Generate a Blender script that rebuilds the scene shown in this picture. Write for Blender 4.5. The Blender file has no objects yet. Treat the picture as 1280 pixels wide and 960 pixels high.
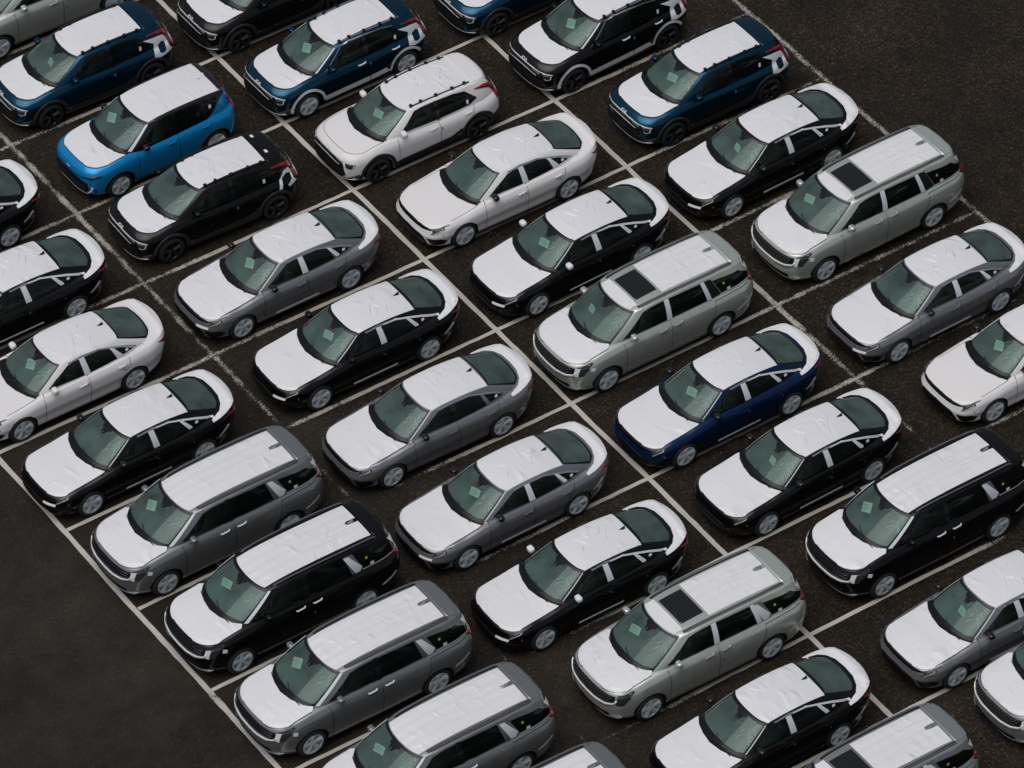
import bpy, bmesh, math, random
import numpy as np
from mathutils import Vector, Matrix
from mathutils.geometry import delaunay_2d_cdt
from mathutils.bvhtree import BVHTree
random.seed(7)
rad = math.radians
sc = bpy.context.scene
COL = sc.collection

# ------------------------------------------------------------------ camera
cam_d = bpy.data.cameras.new('camera')
cam = bpy.data.objects.new('camera', cam_d)
COL.objects.link(cam)
sc.camera = cam
PITCH, YAW, HGT, CX, CY = 0.7489, 0.9659, 84.2674, -41.0647, -90.601
fw = Vector((math.cos(YAW) * math.cos(PITCH), math.sin(YAW) * math.cos(PITCH), -math.sin(PITCH)))
rt = Vector((math.sin(YAW), -math.cos(YAW), 0))
up = rt.cross(fw)
R = Matrix((rt, up, -fw)).transposed()
cam.matrix_world = Matrix.Translation((CX, CY, HGT)) @ R.to_4x4()
cam_d.sensor_fit = 'HORIZONTAL'
cam_d.sensor_width = 36.0
cam_d.lens = 36.0 * 7051.87 / 1280.0
cam_d.clip_start = 1.0
cam_d.clip_end = 3000.0

# ------------------------------------------------------------------ light
SUN_EL, SUN_AZ = rad(70), rad(190)      # azimuth counter-clockwise from +X
world = bpy.data.worlds.new('World')
sc.world = world
world.use_nodes = True
wn, wl = world.node_tree.nodes, world.node_tree.links
sky = wn.new('ShaderNodeTexSky')
sky.sky_type = 'NISHITA'
sky.sun_disc = False
sky.sun_elevation = SUN_EL
sky.sun_rotation = rad(90) - SUN_AZ
sky.air_density = 1.0
sky.dust_density = 4.0
sky.ozone_density = 1.0
hs = wn.new('ShaderNodeHueSaturation')
hs.inputs['Saturation'].default_value = 0.50
wl.new(sky.outputs[0], hs.inputs['Color'])
wl.new(hs.outputs[0], wn['Background'].inputs['Color'])
wn['Background'].inputs['Strength'].default_value = 0.062
sun_d = bpy.data.lights.new('sun', 'SUN')
sun_d.energy = 1.5
sun_d.angle = rad(60)
sun_d.color = (1.0, 0.985, 0.97)
sun = bpy.data.objects.new('sun', sun_d)
COL.objects.link(sun)
sd = Vector((math.cos(SUN_AZ) * math.cos(SUN_EL), math.sin(SUN_AZ) * math.cos(SUN_EL), math.sin(SUN_EL)))
sun.rotation_euler = sd.to_track_quat('Z', 'Y').to_euler()
sc.view_settings.view_transform = 'Standard'
sc.view_settings.look = 'None'
sc.view_settings.exposure = 0.0
sc.view_settings.gamma = 1.0


# ------------------------------------------------------------------ materials
def new_mat(name):
    m = bpy.data.materials.new(name)
    m.use_nodes = True
    nt = m.node_tree
    return m, nt, nt.nodes, nt.links, nt.nodes['Principled BSDF']


def nd(nt, typ, **kw):
    n = nt.nodes.new(typ)
    for k, v in kw.items():
        if k.startswith('i_'):
            n.inputs[k[2:].replace('_', ' ')].default_value = v
        else:
            setattr(n, k, v)
    return n


def ramp(nt, src, stops):
    r = nt.nodes.new('ShaderNodeValToRGB')
    e = r.color_ramp.elements
    while len(e) < len(stops):
        e.new(0.5)
    for el, (p, c) in zip(e, stops):
        el.position = p
        el.color = c if len(c) == 4 else (*c, 1)
    nt.links.new(src, r.inputs[0])
    return r.outputs[0]


def math_n(nt, op, a, b=None, clamp=False):
    n = nt.nodes.new('ShaderNodeMath')
    n.operation = op
    n.use_clamp = clamp
    for i, v in enumerate((a, b)):
        if v is None:
            continue
        if isinstance(v, (int, float)):
            n.inputs[i].default_value = v
        else:
            nt.links.new(v, n.inputs[i])
    return n.outputs[0]


def mixc(nt, fac, a, b, mode='MIX'):
    n = nt.nodes.new('ShaderNodeMix')
    n.data_type = 'RGBA'
    n.blend_type = mode
    for i, v in ((0, fac), (6, a), (7, b)):
        if isinstance(v, (int, float)):
            n.inputs[i].default_value = v
        elif isinstance(v, tuple):
            n.inputs[i].default_value = v if len(v) == 4 else (*v, 1)
        else:
            nt.links.new(v, n.inputs[i])
    return n.outputs[2]


def obj_coords(nt, per_object=True):
    """object coordinates shifted by a random amount on every object"""
    tc = nt.nodes.new('ShaderNodeTexCoord')
    if not per_object:
        return tc.outputs['Object']
    oi = nt.nodes.new('ShaderNodeObjectInfo')
    v = nt.nodes.new('ShaderNodeVectorMath')
    v.operation = 'MULTIPLY_ADD'
    nt.links.new(oi.outputs['Random'], v.inputs[0])
    v.inputs[1].default_value = (37.0, 91.0, 53.0)
    nt.links.new(tc.outputs['Object'], v.inputs[2])
    return v.outputs[0]


def noise(nt, vec, scale, detail=3.0, rough=0.5, out='Fac'):
    n = nt.nodes.new('ShaderNodeTexNoise')
    n.inputs['Scale'].default_value = scale
    n.inputs['Detail'].default_value = detail
    n.inputs['Roughness'].default_value = rough
    nt.links.new(vec, n.inputs['Vector'])
    return n.outputs[out]


def mapping(nt, vec, scale=(1, 1, 1), rot=(0, 0, 0)):
    m = nt.nodes.new('ShaderNodeMapping')
    m.inputs['Scale'].default_value = scale
    m.inputs['Rotation'].default_value = rot
    nt.links.new(vec, m.inputs['Vector'])
    return m.outputs[0]


def bump(nt, h, strength, dist, bsdf, nrm=None):
    b = nt.nodes.new('ShaderNodeBump')
    b.inputs['Strength'].default_value = strength
    b.inputs['Distance'].default_value = dist
    nt.links.new(h, b.inputs['Height'])
    if nrm is not None:
        nt.links.new(nrm, b.inputs['Normal'])
    if bsdf is not None:
        nt.links.new(b.outputs[0], bsdf.inputs['Normal'])
    return b.outputs[0]


MAT = {}


def simple(name, col, rough=0.5, metal=0.0, coat=0.0, grain=0.0):
    m, nt, n, l, b = new_mat(name)
    v = obj_coords(nt)
    f = noise(nt, v, 35.0, 3.0)
    c = mixc(nt, f, tuple(x * (1 - grain) for x in col), tuple(min(1, x * (1 + grain)) for x in col))
    l.new(c, b.inputs['Base Color'])
    b.inputs['Roughness'].default_value = rough
    b.inputs['Metallic'].default_value = metal
    b.inputs['Coat Weight'].default_value = coat
    b.inputs['Coat Roughness'].default_value = 0.08
    MAT[name] = m
    return m


# car paint: colour comes from the object, alpha says how metallic it is
m, nt, n, l, b = new_mat('paint')
oi = nd(nt, 'ShaderNodeObjectInfo')
v = obj_coords(nt)
dust = noise(nt, v, 3.0, 5.0, 0.6)
drops = noise(nt, v, 55.0, 2.0, 0.5)
drops = ramp(nt, drops, [(0.60, (0, 0, 0)), (0.70, (1, 1, 1))])
c = mixc(nt, math_n(nt, 'MULTIPLY', dust, 0.012), oi.outputs['Color'], (0.16, 0.15, 0.14))
l.new(c, b.inputs['Base Color'])
l.new(math_n(nt, 'MULTIPLY', oi.outputs['Alpha'], 1.0), b.inputs['Metallic'])
rg = ramp(nt, dust, [(0.3, (0.26, 0.26, 0.26)), (0.75, (0.29, 0.29, 0.29))])
b.inputs['Specular IOR Level'].default_value = 0.2
l.new(rg, b.inputs['Roughness'])
b.inputs['Coat Weight'].default_value = 0.42
b.inputs['Coat Roughness'].default_value = 0.05
bump(nt, drops, 0.05, 0.003, b)
MAT['paint'] = m


# protective film: thin white plastic with creases, small tears and drops of water
def film_mat(name, ribs, col):
    m, nt, n, l, b = new_mat(name)
    v = obj_coords(nt)
    tc = nt.nodes.new('ShaderNodeTexCoord').outputs['Object']
    big = noise(nt, v, 1.3, 3.0, 0.55)
    wr = nt.nodes.new('ShaderNodeTexNoise')
    wr.noise_type = 'RIDGED_MULTIFRACTAL'
    wr.inputs['Scale'].default_value = 3.4
    wr.inputs['Detail'].default_value = 5.0
    wr.inputs['Roughness'].default_value = 0.55
    wr.inputs['Distortion'].default_value = 0.6
    l.new(mapping(nt, v, (1.0, 0.55, 1.0), (0, 0, 0.7)), wr.inputs['Vector'])
    mask = ramp(nt, noise(nt, v, 1.7, 2.0), [(0.42, (0.25, 0.25, 0.25)), (0.62, (1, 1, 1))])
    h = math_n(nt, 'MULTIPLY', wr.outputs['Fac'], mask)
    h = math_n(nt, 'ADD', h, math_n(nt, 'MULTIPLY', big, 0.2))
    drops = ramp(nt, noise(nt, v, 48.0, 2.0), [(0.62, (0, 0, 0)), (0.70, (1, 1, 1))])
    h = math_n(nt, 'ADD', h, math_n(nt, 'MULTIPLY', drops, 0.012))
    if ribs:
        sep = nt.nodes.new('ShaderNodeSeparateXYZ')
        l.new(tc, sep.inputs[0])
        s = math_n(nt, 'SINE', math_n(nt, 'MULTIPLY', sep.outputs[1], 2 * math.pi / 0.235))
        s = math_n(nt, 'ADD', math_n(nt, 'MULTIPLY', s, 0.5), 0.5)
        h = math_n(nt, 'ADD', h, math_n(nt, 'MULTIPLY', s, 0.22))
        long_ = noise(nt, mapping(nt, v, (0.5, 4.0, 1.0)), 2.0, 2.0, 0.5)
        h = math_n(nt, 'ADD', h, math_n(nt, 'MULTIPLY', long_, 0.22))
    fine_w = noise(nt, mapping(nt, v, (1.0, 0.5, 1.0), (0, 0, 0.9)), 11.0, 3.0, 0.6)
    h = math_n(nt, 'ADD', h, math_n(nt, 'MULTIPLY', fine_w, 0.16))
    bump(nt, h, 1.0, 0.055, b)
    tear = noise(nt, mapping(nt, v, (1.2, 4.5, 1.0), (0, 0, 0.5)), 2.3, 6.0, 0.62)
    tear = ramp(nt, tear, [(0.735 if ribs else 0.80, (0, 0, 0)), (0.765 if ribs else 0.82, (1, 1, 1))])
    mottle = ramp(nt, noise(nt, v, 0.9, 5.0, 0.6), [(0.35, (0, 0, 0)), (0.8, (1, 1, 1))])  # random greyer mottle across the film colour
    c = mixc(nt, math_n(nt, 'MULTIPLY', mottle, 0.22), col, (0.60, 0.60, 0.62))
    c = mixc(nt, math_n(nt, 'MULTIPLY', drops, 0.05), c, (0.55, 0.56, 0.58))
    c = mixc(nt, math_n(nt, 'MULTIPLY', tear, 0.7 if ribs else 0.35), c, (0.16, 0.16, 0.17))
    l.new(c, b.inputs['Base Color'])
    b.inputs['Roughness'].default_value = 0.30
    b.inputs['Specular IOR Level'].default_value = 0.6
    MAT[name] = m


film_mat('film', False, (0.765, 0.77, 0.80))
film_mat('film_ribbed', True, (0.775, 0.778, 0.80))
simple('film_strip', (0.74, 0.78, 0.82), 0.35, grain=0.12)


def glass_mat(name, tint, spec, haze, amt):
    m, nt, n, l, b = new_mat(name)
    n.remove(b)
    v = obj_coords(nt)
    t = nt.nodes.new('ShaderNodeBsdfTransparent')
    t.inputs['Color'].default_value = (*tint, 1)
    g = nt.nodes.new('ShaderNodeBsdfGlossy')
    g.inputs['Color'].default_value = (*spec, 1)
    g.inputs['Roughness'].default_value = 0.03
    fr = nt.nodes.new('ShaderNodeFresnel')
    fr.inputs['IOR'].default_value = 1.52
    veil = nt.nodes.new('ShaderNodeBsdfDiffuse')  # green diffuse veil, painted stand-in for sky reflection, plus drops
    veil.inputs['Color'].default_value = haze
    dr = ramp(nt, noise(nt, v, 60.0, 2.0), [(0.60, (0, 0, 0)), (0.72, (1, 1, 1))])
    wash = noise(nt, v, 2.2, 4.0, 0.6)
    dfac = math_n(nt, 'ADD', math_n(nt, 'MULTIPLY', dr, 0.06), math_n(nt, 'MULTIPLY', wash, amt))
    bmp = bump(nt, dr, 0.25, 0.004, None)
    l.new(bmp, g.inputs['Normal'])
    mx = nt.nodes.new('ShaderNodeMixShader')
    l.new(fr.outputs[0], mx.inputs[0])
    l.new(t.outputs[0], mx.inputs[1])
    l.new(g.outputs[0], mx.inputs[2])
    m2 = nt.nodes.new('ShaderNodeMixShader')
    l.new(dfac, m2.inputs[0])
    l.new(mx.outputs[0], m2.inputs[1])
    l.new(veil.outputs[0], m2.inputs[2])
    l.new(m2.outputs[0], n['Material Output'].inputs['Surface'])
    MAT[name] = m


glass_mat('glass', (0.56, 0.76, 0.68), (0.95, 1.15, 1.10), (0.36, 0.55, 0.50, 1), 0.25)
glass_mat('glass_side', (0.30, 0.42, 0.37), (0.55, 0.62, 0.60), (0.30, 0.36, 0.34, 1), 0.03)
glass_mat('glass_dark', (0.09, 0.12, 0.11), (0.5, 0.55, 0.54), (0.30, 0.36, 0.34, 1), 0.02)
glass_mat('glass_rear', (0.30, 0.42, 0.36), (0.75, 0.90, 0.84), (0.34, 0.49, 0.43, 1), 0.30)
simple('trim_black', (0.010, 0.010, 0.011), 0.5, grain=0.2)
MAT['trim_black'].node_tree.nodes['Principled BSDF'].inputs['Specular IOR Level'].default_value = 0.25
simple('frit', (0.006, 0.007, 0.007), 0.25, grain=0.2)
MAT['frit'].node_tree.nodes['Principled BSDF'].inputs['Specular IOR Level'].default_value = 0.3
simple('gloss_black', (0.008, 0.008, 0.009), 0.12, coat=0.5, grain=0.2)
simple('black_paint', (0.006, 0.006, 0.007), 0.25, coat=0.4, grain=0.2)
simple('cladding', (0.018, 0.018, 0.019), 0.6, grain=0.3)
simple('mesh_grille', (0.006, 0.006, 0.007), 0.5, grain=0.3)
MAT['mesh_grille'].node_tree.nodes['Principled BSDF'].inputs['Specular IOR Level'].default_value = 0.2
simple('chrome', (0.72, 0.72, 0.74), 0.18, 1.0, grain=0.05)
simple('satin_silver', (0.78, 0.79, 0.80), 0.35, 0.3, grain=0.05)
simple('rail_grey', (0.16, 0.165, 0.17), 0.35, 0.3, grain=0.1)
simple('tyre', (0.014, 0.014, 0.014), 0.75, grain=0.3)
simple('alloy', (0.72, 0.75, 0.78), 0.4, 0.3, grain=0.1)
simple('alloy_dark', (0.012, 0.012, 0.013), 0.3, 0.4, grain=0.1)
simple('alloy_edge', (0.10, 0.10, 0.10), 0.3, 0.8, grain=0.1)
simple('well', (0.006, 0.006, 0.006), 0.9, grain=0.2)
simple('cabin', (0.022, 0.023, 0.024), 0.7, grain=0.2)
simple('dash', (0.04, 0.042, 0.043), 0.6, grain=0.2)
simple('seat_cloth', (0.20, 0.20, 0.20), 0.4, grain=0.25)
simple('headliner', (0.30, 0.30, 0.29), 0.8, grain=0.1)
simple('ink_grey', (0.42, 0.45, 0.44), 0.6)
simple('paper', (0.70, 0.74, 0.72), 0.6, grain=0.04)
simple('white_tape', (0.80, 0.80, 0.80), 0.5, grain=0.06)
simple('blue_tape', (0.03, 0.20, 0.26), 0.5, grain=0.1)
simple('yellow_tag', (0.50, 0.48, 0.08), 0.5, grain=0.1)
simple('amber', (0.38, 0.055, 0.014), 0.3, grain=0.1)
simple('red_lens', (0.22, 0.006, 0.012), 0.15, coat=0.6, grain=0.1)
simple('lamp_lens', (0.035, 0.036, 0.038), 0.3, 0.1, coat=0.15, grain=0.3)
simple('white_ink', (0.78, 0.78, 0.78), 0.4, grain=0.02)

# crinkled clear wrap over the wheels
m, nt, n, l, b = new_mat('wheel_wrap')
n.remove(b)
v = obj_coords(nt)
d = nd(nt, 'ShaderNodeBsdfPrincipled')
d.inputs['Base Color'].default_value = (0.66, 0.75, 0.80, 1)
d.inputs['Roughness'].default_value = 0.3
w = noise(nt, v, 9.0, 4.0, 0.6)
bump(nt, w, 0.7, 0.03, d)
t = nd(nt, 'ShaderNodeBsdfTransparent')
mx = nd(nt, 'ShaderNodeMixShader')
l.new(ramp(nt, w, [(0.35, (0.26, 0.26, 0.26)), (0.65, (0.58, 0.58, 0.58))]), mx.inputs[0])
l.new(t.outputs[0], mx.inputs[1])
l.new(d.outputs[0], mx.inputs[2])
l.new(mx.outputs[0], n['Material Output'].inputs['Surface'])
MAT['wheel_wrap'] = m


# ------------------------------------------------------------------ small mesh helpers
def mesh_from(name, verts, faces, mat, smooth=True, angle=None, weld=0.0):
    me = bpy.data.meshes.new(name)
    me.from_pydata([tuple(map(float, p)) for p in verts], [], [tuple(map(int, f)) for f in faces])
    if weld:
        bm = bmesh.new()
        bm.from_mesh(me)
        bmesh.ops.remove_doubles(bm, verts=bm.verts, dist=weld)
        bm.to_mesh(me)
        bm.free()
    me.materials.append(MAT[mat] if isinstance(mat, str) else mat)
    if smooth:
        me.polygons.foreach_set('use_smooth', [True] * len(me.polygons))
        if angle:
            me.set_sharp_from_angle(angle=rad(angle))
    me.update()
    return me


class MB:
    """collects simple shapes for one mesh"""

    def __init__(self):
        self.v, self.f = [], []

    def add(self, v, f):
        o = len(self.v)
        self.v += [tuple(p) for p in v]
        self.f += [tuple(i + o for i in q) for q in f]
        return self

    def rbox(self, c, s, bev=0.02, seg=2, rot=None, taper=None):
        bm = bmesh.new()
        bmesh.ops.create_cube(bm, size=1.0)
        for q in bm.verts:
            q.co = Vector((q.co.x * s[0], q.co.y * s[1], q.co.z * s[2]))
            if taper and q.co.z > 0:
                q.co.x *= taper[0]
                q.co.y *= taper[1]
        if bev:
            bmesh.ops.bevel(bm, geom=list(bm.edges), offset=bev, segments=seg, affect='EDGES', profile=0.5)
        M = Matrix.Translation(c) @ (rot.to_matrix().to_4x4() if rot else Matrix())
        bm.verts.index_update()
        self.add([M @ q.co for q in bm.verts], [[q.index for q in f.verts] for f in bm.faces])
        bm.free()
        return self

    def tube(self, pts, r, n=6):
        pts = [Vector(p) for p in pts]
        rings = []
        for i, p in enumerate(pts):
            d = (pts[min(i + 1, len(pts) - 1)] - pts[max(i - 1, 0)]).normalized()
            a = d.cross(Vector((0, 0, 1)) if abs(d.z) < 0.9 else Vector((1, 0, 0))).normalized()
            bb = d.cross(a)
            rr = r[i] if isinstance(r, (list, tuple)) else r
            rings.append([p + (a * math.cos(t) + bb * math.sin(t)) * rr for t in [2 * math.pi * k / n for k in range(n)]])
        V = [q for rg_ in rings for q in rg_]
        F = [(i * n + k, i * n + (k + 1) % n, (i + 1) * n + (k + 1) % n, (i + 1) * n + k)
             for i in range(len(pts) - 1) for k in range(n)]
        F += [tuple(range(n))[::-1], tuple((len(pts) - 1) * n + k for k in range(n))]
        return self.add(V, F)

    def lathe(self, prof, n=28, axis_y=True):
        V = [(r * math.cos(t), y, r * math.sin(t)) for r, y in prof for t in [2 * math.pi * k / n for k in range(n)]]
        F = [(i * n + k, (i + 1) * n + k, (i + 1) * n + (k + 1) % n, i * n + (k + 1) % n)
             for i in range(len(prof) - 1) for k in range(n)]
        return self.add(V, F)

    def mesh(self, name, mat, smooth=True, angle=35):
        return mesh_from(name, self.v, self.f, mat, smooth, angle)


def spline(pts, n, knots=None):
    """Catmull-Rom style interpolation by pchip-like tangents on a chord-length parameter"""
    P = np.array(pts, float)
    if knots is None:
        d = np.r_[0, np.cumsum(np.linalg.norm(np.diff(P, axis=0), axis=1))]
        knots = d / d[-1]
    t = np.linspace(0, 1, n)
    return np.stack([pchip(knots, P[:, k])(t) for k in range(P.shape[1])], 1), knots


def pchip(x, y):
    x = np.array(x, float)
    y = np.array(y, float)
    if x[0] > x[-1]:
        x, y = x[::-1], y[::-1]
    h = np.diff(x)
    dl = np.diff(y) / h
    m = np.zeros(len(x))
    # smooth (not monotone-clipped) tangents with light limiting
    m[1:-1] = (dl[:-1] * h[1:] + dl[1:] * h[:-1]) / (h[1:] + h[:-1])
    m[0], m[-1] = dl[0], dl[-1]

    def f(t):
        t = np.asarray(t, float)
        tt = np.clip(t, x[0], x[-1])
        i = np.clip(np.searchsorted(x, tt, side='right') - 1, 0, len(h) - 1)
        s = (tt - x[i]) / h[i]
        h00 = 2 * s**3 - 3 * s**2 + 1
        h10 = s**3 - 2 * s**2 + s
        h01 = -2 * s**3 + 3 * s**2
        h11 = s**3 - s**2
        return h00 * y[i] + h10 * h[i] * m[i] + h01 * y[i + 1] + h11 * h[i] * m[i + 1]
    return f


def densify(poly, sp, closed=True):
    out = []
    n = len(poly)
    for i in range(n if closed else n - 1):
        a, b_ = np.array(poly[i], float), np.array(poly[(i + 1) % n], float)
        k = max(1, int(math.ceil(np.linalg.norm(b_ - a) / sp)))
        out += [tuple(a + (b_ - a) * j / k) for j in range(k)]
    if not closed:
        out.append(tuple(poly[-1]))
    return out


def strip(line, w):
    """polygon of width w round an open polyline"""
    P = np.array(line, float)
    L, Rr = [], []
    for i in range(len(P)):
        d = P[min(i + 1, len(P) - 1)] - P[max(i - 1, 0)]
        d /= max(1e-9, np.linalg.norm(d))
        nrm = np.array([-d[1], d[0]])
        ww = w[i] if isinstance(w, (list, tuple)) else w
        L.append(tuple(P[i] + nrm * ww / 2))
        Rr.append(tuple(P[i] - nrm * ww / 2))
    return L + Rr[::-1]


def triangulate(polys, sp):
    """constrained triangulation; polys[0] is the domain. returns points, triangles, sets of poly ids"""
    D = []
    for p in polys:
        q = np.array(p, float)
        ar = (q[:, 0] * np.roll(q[:, 1], -1) - np.roll(q[:, 0], -1) * q[:, 1]).sum()
        D.append(densify([tuple(t) for t in (q if ar > 0 else q[::-1])], sp))
    verts, faces = [], []
    for d in D:
        faces.append(list(range(len(verts), len(verts) + len(d))))
        verts += d
    dom = np.array(D[0])
    lo, hi = dom.min(0), dom.max(0)
    nx, ny = int((hi[0] - lo[0]) / sp), int((hi[1] - lo[1]) / sp)
    if nx > 0 and ny > 0:
        gx, gy = np.meshgrid(lo[0] + (np.arange(nx) + .5) * (hi[0] - lo[0]) / nx, lo[1] + (np.arange(ny) + .5) * (hi[1] - lo[1]) / ny)
        G = np.c_[gx.ravel(), gy.ravel()]
        B_ = np.array(verts)
        keep = np.ones(len(G), bool)
        for s in range(0, len(G), 400):
            d2 = ((G[s:s + 400, None, :] - B_[None]) ** 2).sum(2).min(1)
            keep[s:s + 400] = d2 > (0.45 * sp) ** 2
        verts = verts + [tuple(g) for g in G[keep]]
    r = delaunay_2d_cdt([Vector(p) for p in verts], [], faces, 0, 1e-6, True)
    P = np.array([tuple(p) for p in r[0]])
    T, M = [], []
    for f, o in zip(r[2], r[5]):
        if 0 in o:
            T.append(tuple(f))
            M.append(set(o))
    return P, T, M


# ------------------------------------------------------------------ car body builder
class Body:
    """half-symmetric car shell: a lower wrap, its top, a glasshouse wrap and a roof"""

    def __init__(self, d):
        self.d = d
        self.N = 240
        self.out, _ = spline(d['outline'], self.N)
        seg = np.linalg.norm(np.diff(self.out, axis=0), axis=1)
        self.S = np.r_[0, np.cumsum(seg)]
        self.Lu = self.S[-1]
        pv = np.array(d['profile'])
        self.fin, self.sin, self.rin = (pchip(pv[:, 0], pv[:, k]) for k in (1, 2, 3))
        self.xf, self.xr = self.out[0, 0], -self.out[-1, 0]
        self.W = self.out[:, 1].max()
        self.zh = pchip(*np.array(d['top']).T)
        self.zd = pchip(*np.array(d['drop']).T)
        self.zbf = pchip(*np.array(d['bottom']).T)
        self.zr = pchip(*np.array(d['roof']).T)
        A, B_ = np.array(d['g0']), np.array(d['g1'])
        kn = np.r_[0, np.cumsum(np.linalg.norm(np.diff((A + B_) / 2, axis=0), axis=1))]
        kn /= kn[-1]
        self.kn = kn
        self.g0, _ = spline(A, self.N, kn)
        self.g1, _ = spline(B_, self.N, kn)
        self.Lg = float(np.linalg.norm(np.diff((self.g0 + self.g1) / 2, axis=0), axis=1).sum())
        self.uA, self.uC = kn[d['iA']] * self.Lg, kn[d['iC']] * self.Lg
        self.Lv, self.Lw = 0.75, 0.55
        self.parts = {}
        self.tris = []          # everything, for ray casting

    def Ztop(self, x, y):
        return self.zh(x) - self.zd(x) * np.abs(y / self.d['wy']) ** 2.6

    def Zroof(self, x, y):
        a = np.abs(y / self.d['ry'])
        return self.zr(x) - self.d['rdrop'] * (0.45 * a ** 2 + 0.55 * a ** 6)

    def at(self, arr, t):
        i = np.clip(t, 0, 1) * (self.N - 1)
        k = np.clip(i.astype(int), 0, self.N - 2)
        f = (i - k)[:, None]
        return arr[k] * (1 - f) + arr[k + 1] * f

    def low_xy(self, s, v):
        k = np.interp(s, self.S, np.arange(self.N))
        b_ = self.at(self.out, k / (self.N - 1))
        x = np.where(b_[:, 0] > 0, b_[:, 0] * (1 - self.fin(v) / self.xf), b_[:, 0] * (1 - self.rin(v) / self.xr))
        y = b_[:, 1] * (1 - self.sin(v) / self.W)
        return x, y

    def low(self, P):
        """(s, v*Lv) -> 3d"""
        P = np.asarray(P, float)
        v = np.clip(P[:, 1] / self.Lv, 0, 1)
        x, y = self.low_xy(P[:, 0], v)
        x1, y1 = self.low_xy(P[:, 0], np.ones(len(P)))
        zt = self.Ztop(x1, y1)
        zb = self.zbf(x)
        return np.c_[x, y, zb + (zt - zb) * v]

    def green(self, P):
        P = np.asarray(P, float)
        t, v = P[:, 0] / self.Lg, np.clip(P[:, 1] / self.Lw, 0, 1)
        a, b_ = self.at(self.g0, t), self.at(self.g1, t)
        za, zb = self.Ztop(a[:, 0], a[:, 1]), self.Zroof(b_[:, 0], b_[:, 1])
        q = a * (1 - v[:, None]) + b_ * v[:, None]
        bl = self.d.get('bulge', 0.02) * 4 * v * (1 - v)
        e = 1e-3
        d_ = self.at(self.g0, np.clip(t + e, 0, 1)) - self.at(self.g0, np.clip(t - e, 0, 1))
        d_ /= np.linalg.norm(d_, axis=1)[:, None] + 1e-9
        nrm = np.c_[-d_[:, 1], d_[:, 0]]
        nrm *= np.sign((nrm * (q + 1e-6)).sum(1))[:, None]
        q = q + nrm * bl[:, None] * np.array([1.0, 1.0])
        q[:, 1] = np.where(P[:, 0] <= 1e-6, 0, np.where(P[:, 0] >= self.Lg - 1e-6, 0, q[:, 1]))
        return np.c_[q, za + (zb - za) * v]

    def inv(self, fn, Lu, Lv, pts, axes=(0, 2), lo=0.0, hi=1.0):
        """find parameters whose point has the given (x, z)"""
        pts = np.asarray(pts, float)
        gu, gv = np.meshgrid(np.linspace(lo * Lu, hi * Lu, 90), np.linspace(0, Lv, 24))
        G = np.c_[gu.ravel(), gv.ravel()]
        Q = fn(G)[:, list(axes)]
        best = ((pts[:, None] - Q[None]) ** 2).sum(2).argmin(1)
        p = G[best].copy()
        for _ in range(8):
            e = 1e-3
            f0 = fn(p)[:, list(axes)]
            fu = (fn(p + [e, 0])[:, list(axes)] - fn(p - [e, 0])[:, list(axes)]) / (2 * e)
            pe = p.copy()
            pe[:, 1] = np.clip(p[:, 1], e, Lv - e)
            fv = (fn(pe + [0, e])[:, list(axes)] - fn(pe - [0, e])[:, list(axes)]) / (2 * e)
            r_ = pts - f0
            det = fu[:, 0] * fv[:, 1] - fu[:, 1] * fv[:, 0]
            det = np.where(np.abs(det) < 1e-4, 1e-4, det)
            du = (r_[:, 0] * fv[:, 1] - r_[:, 1] * fv[:, 0]) / det
            dv = (fu[:, 0] * r_[:, 1] - fu[:, 1] * r_[:, 0]) / det
            p[:, 0] = np.clip(p[:, 0] + np.clip(du, -.1, .1), lo * Lu, hi * Lu)
            p[:, 1] = p[:, 1] + np.clip(dv, -.1, .1)
            p[:, 1] = np.clip(p[:, 1], -0.3, Lv + 0.3)
        return [tuple(q) for q in p]

    def low_xz(self, poly, sp=0.05):
        return self.inv(self.low, self.Lu, self.Lv, densify(poly, sp), (0, 2), 0.0, 1.0)

    def green_xz(self, poly, sp=0.05):
        return self.inv(self.green, self.Lg, self.Lw, densify(poly, sp), (0, 2), self.uA * .8 / self.Lg, min(1, self.uC * 1.12 / self.Lg))

    def surface(self, fn, domain, regions, sp, default='body'):
        """regions: list of (part name, polygon in parameters). Later wins. 'hole' drops faces."""
        P, T, M = triangulate([domain] + [r[1] for r in regions], sp)
        Q = fn(P)
        for t, m_ in zip(T, M):
            ids = [i for i in m_ if i > 0]
            nm = regions[max(ids) - 1][0] if ids else default
            tri = Q[list(t)]
            ar = np.linalg.norm(np.cross(tri[1] - tri[0], tri[2] - tri[0]))
            if ar < 1e-9:
                continue
            if nm == 'hole':
                continue
            self.parts.setdefault(nm, []).append(tri)
            self.tris.append(tri)

    def build_shell(self):
        d = self.d
        sp = 0.045
        # lower wrap
        reg = []
        for nm, poly in d.get('doors_low', []):
            reg.append((nm, self.low_xz(poly)))
        for cx, r in d['arches']:
            z0 = d['wr']
            arc = [(cx + r * math.cos(t), max(z0 - .01, 0) + r * math.sin(t)) for t in np.linspace(0, math.pi, 22)]
            pr = self.inv(self.low, self.Lu, self.Lv, arc, (0, 2))
            pr = [(pr[0][0], -0.05)] + pr + [(pr[-1][0], -0.05)]
            reg.append(('hole', pr))
        self.surface(self.low, [(0, 0), (self.Lu, 0), (self.Lu, self.Lv), (0, self.Lv)], reg, sp)
        # top of the lower body: between its rim and the glasshouse
        sdense = np.array([p[0] for p in densify([(0, 0), (self.Lu, 0)], sp, False)])
        rim = self.low(np.c_[sdense, np.full(len(sdense), self.Lv)])[:, :2]
        gd = np.array([p[0] for p in densify([(0, 0), (self.Lg, 0)], sp, False)])
        base = self.green(np.c_[gd, np.zeros(len(gd))])[:, :2]
        dom = [tuple(p) for p in rim]
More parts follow.
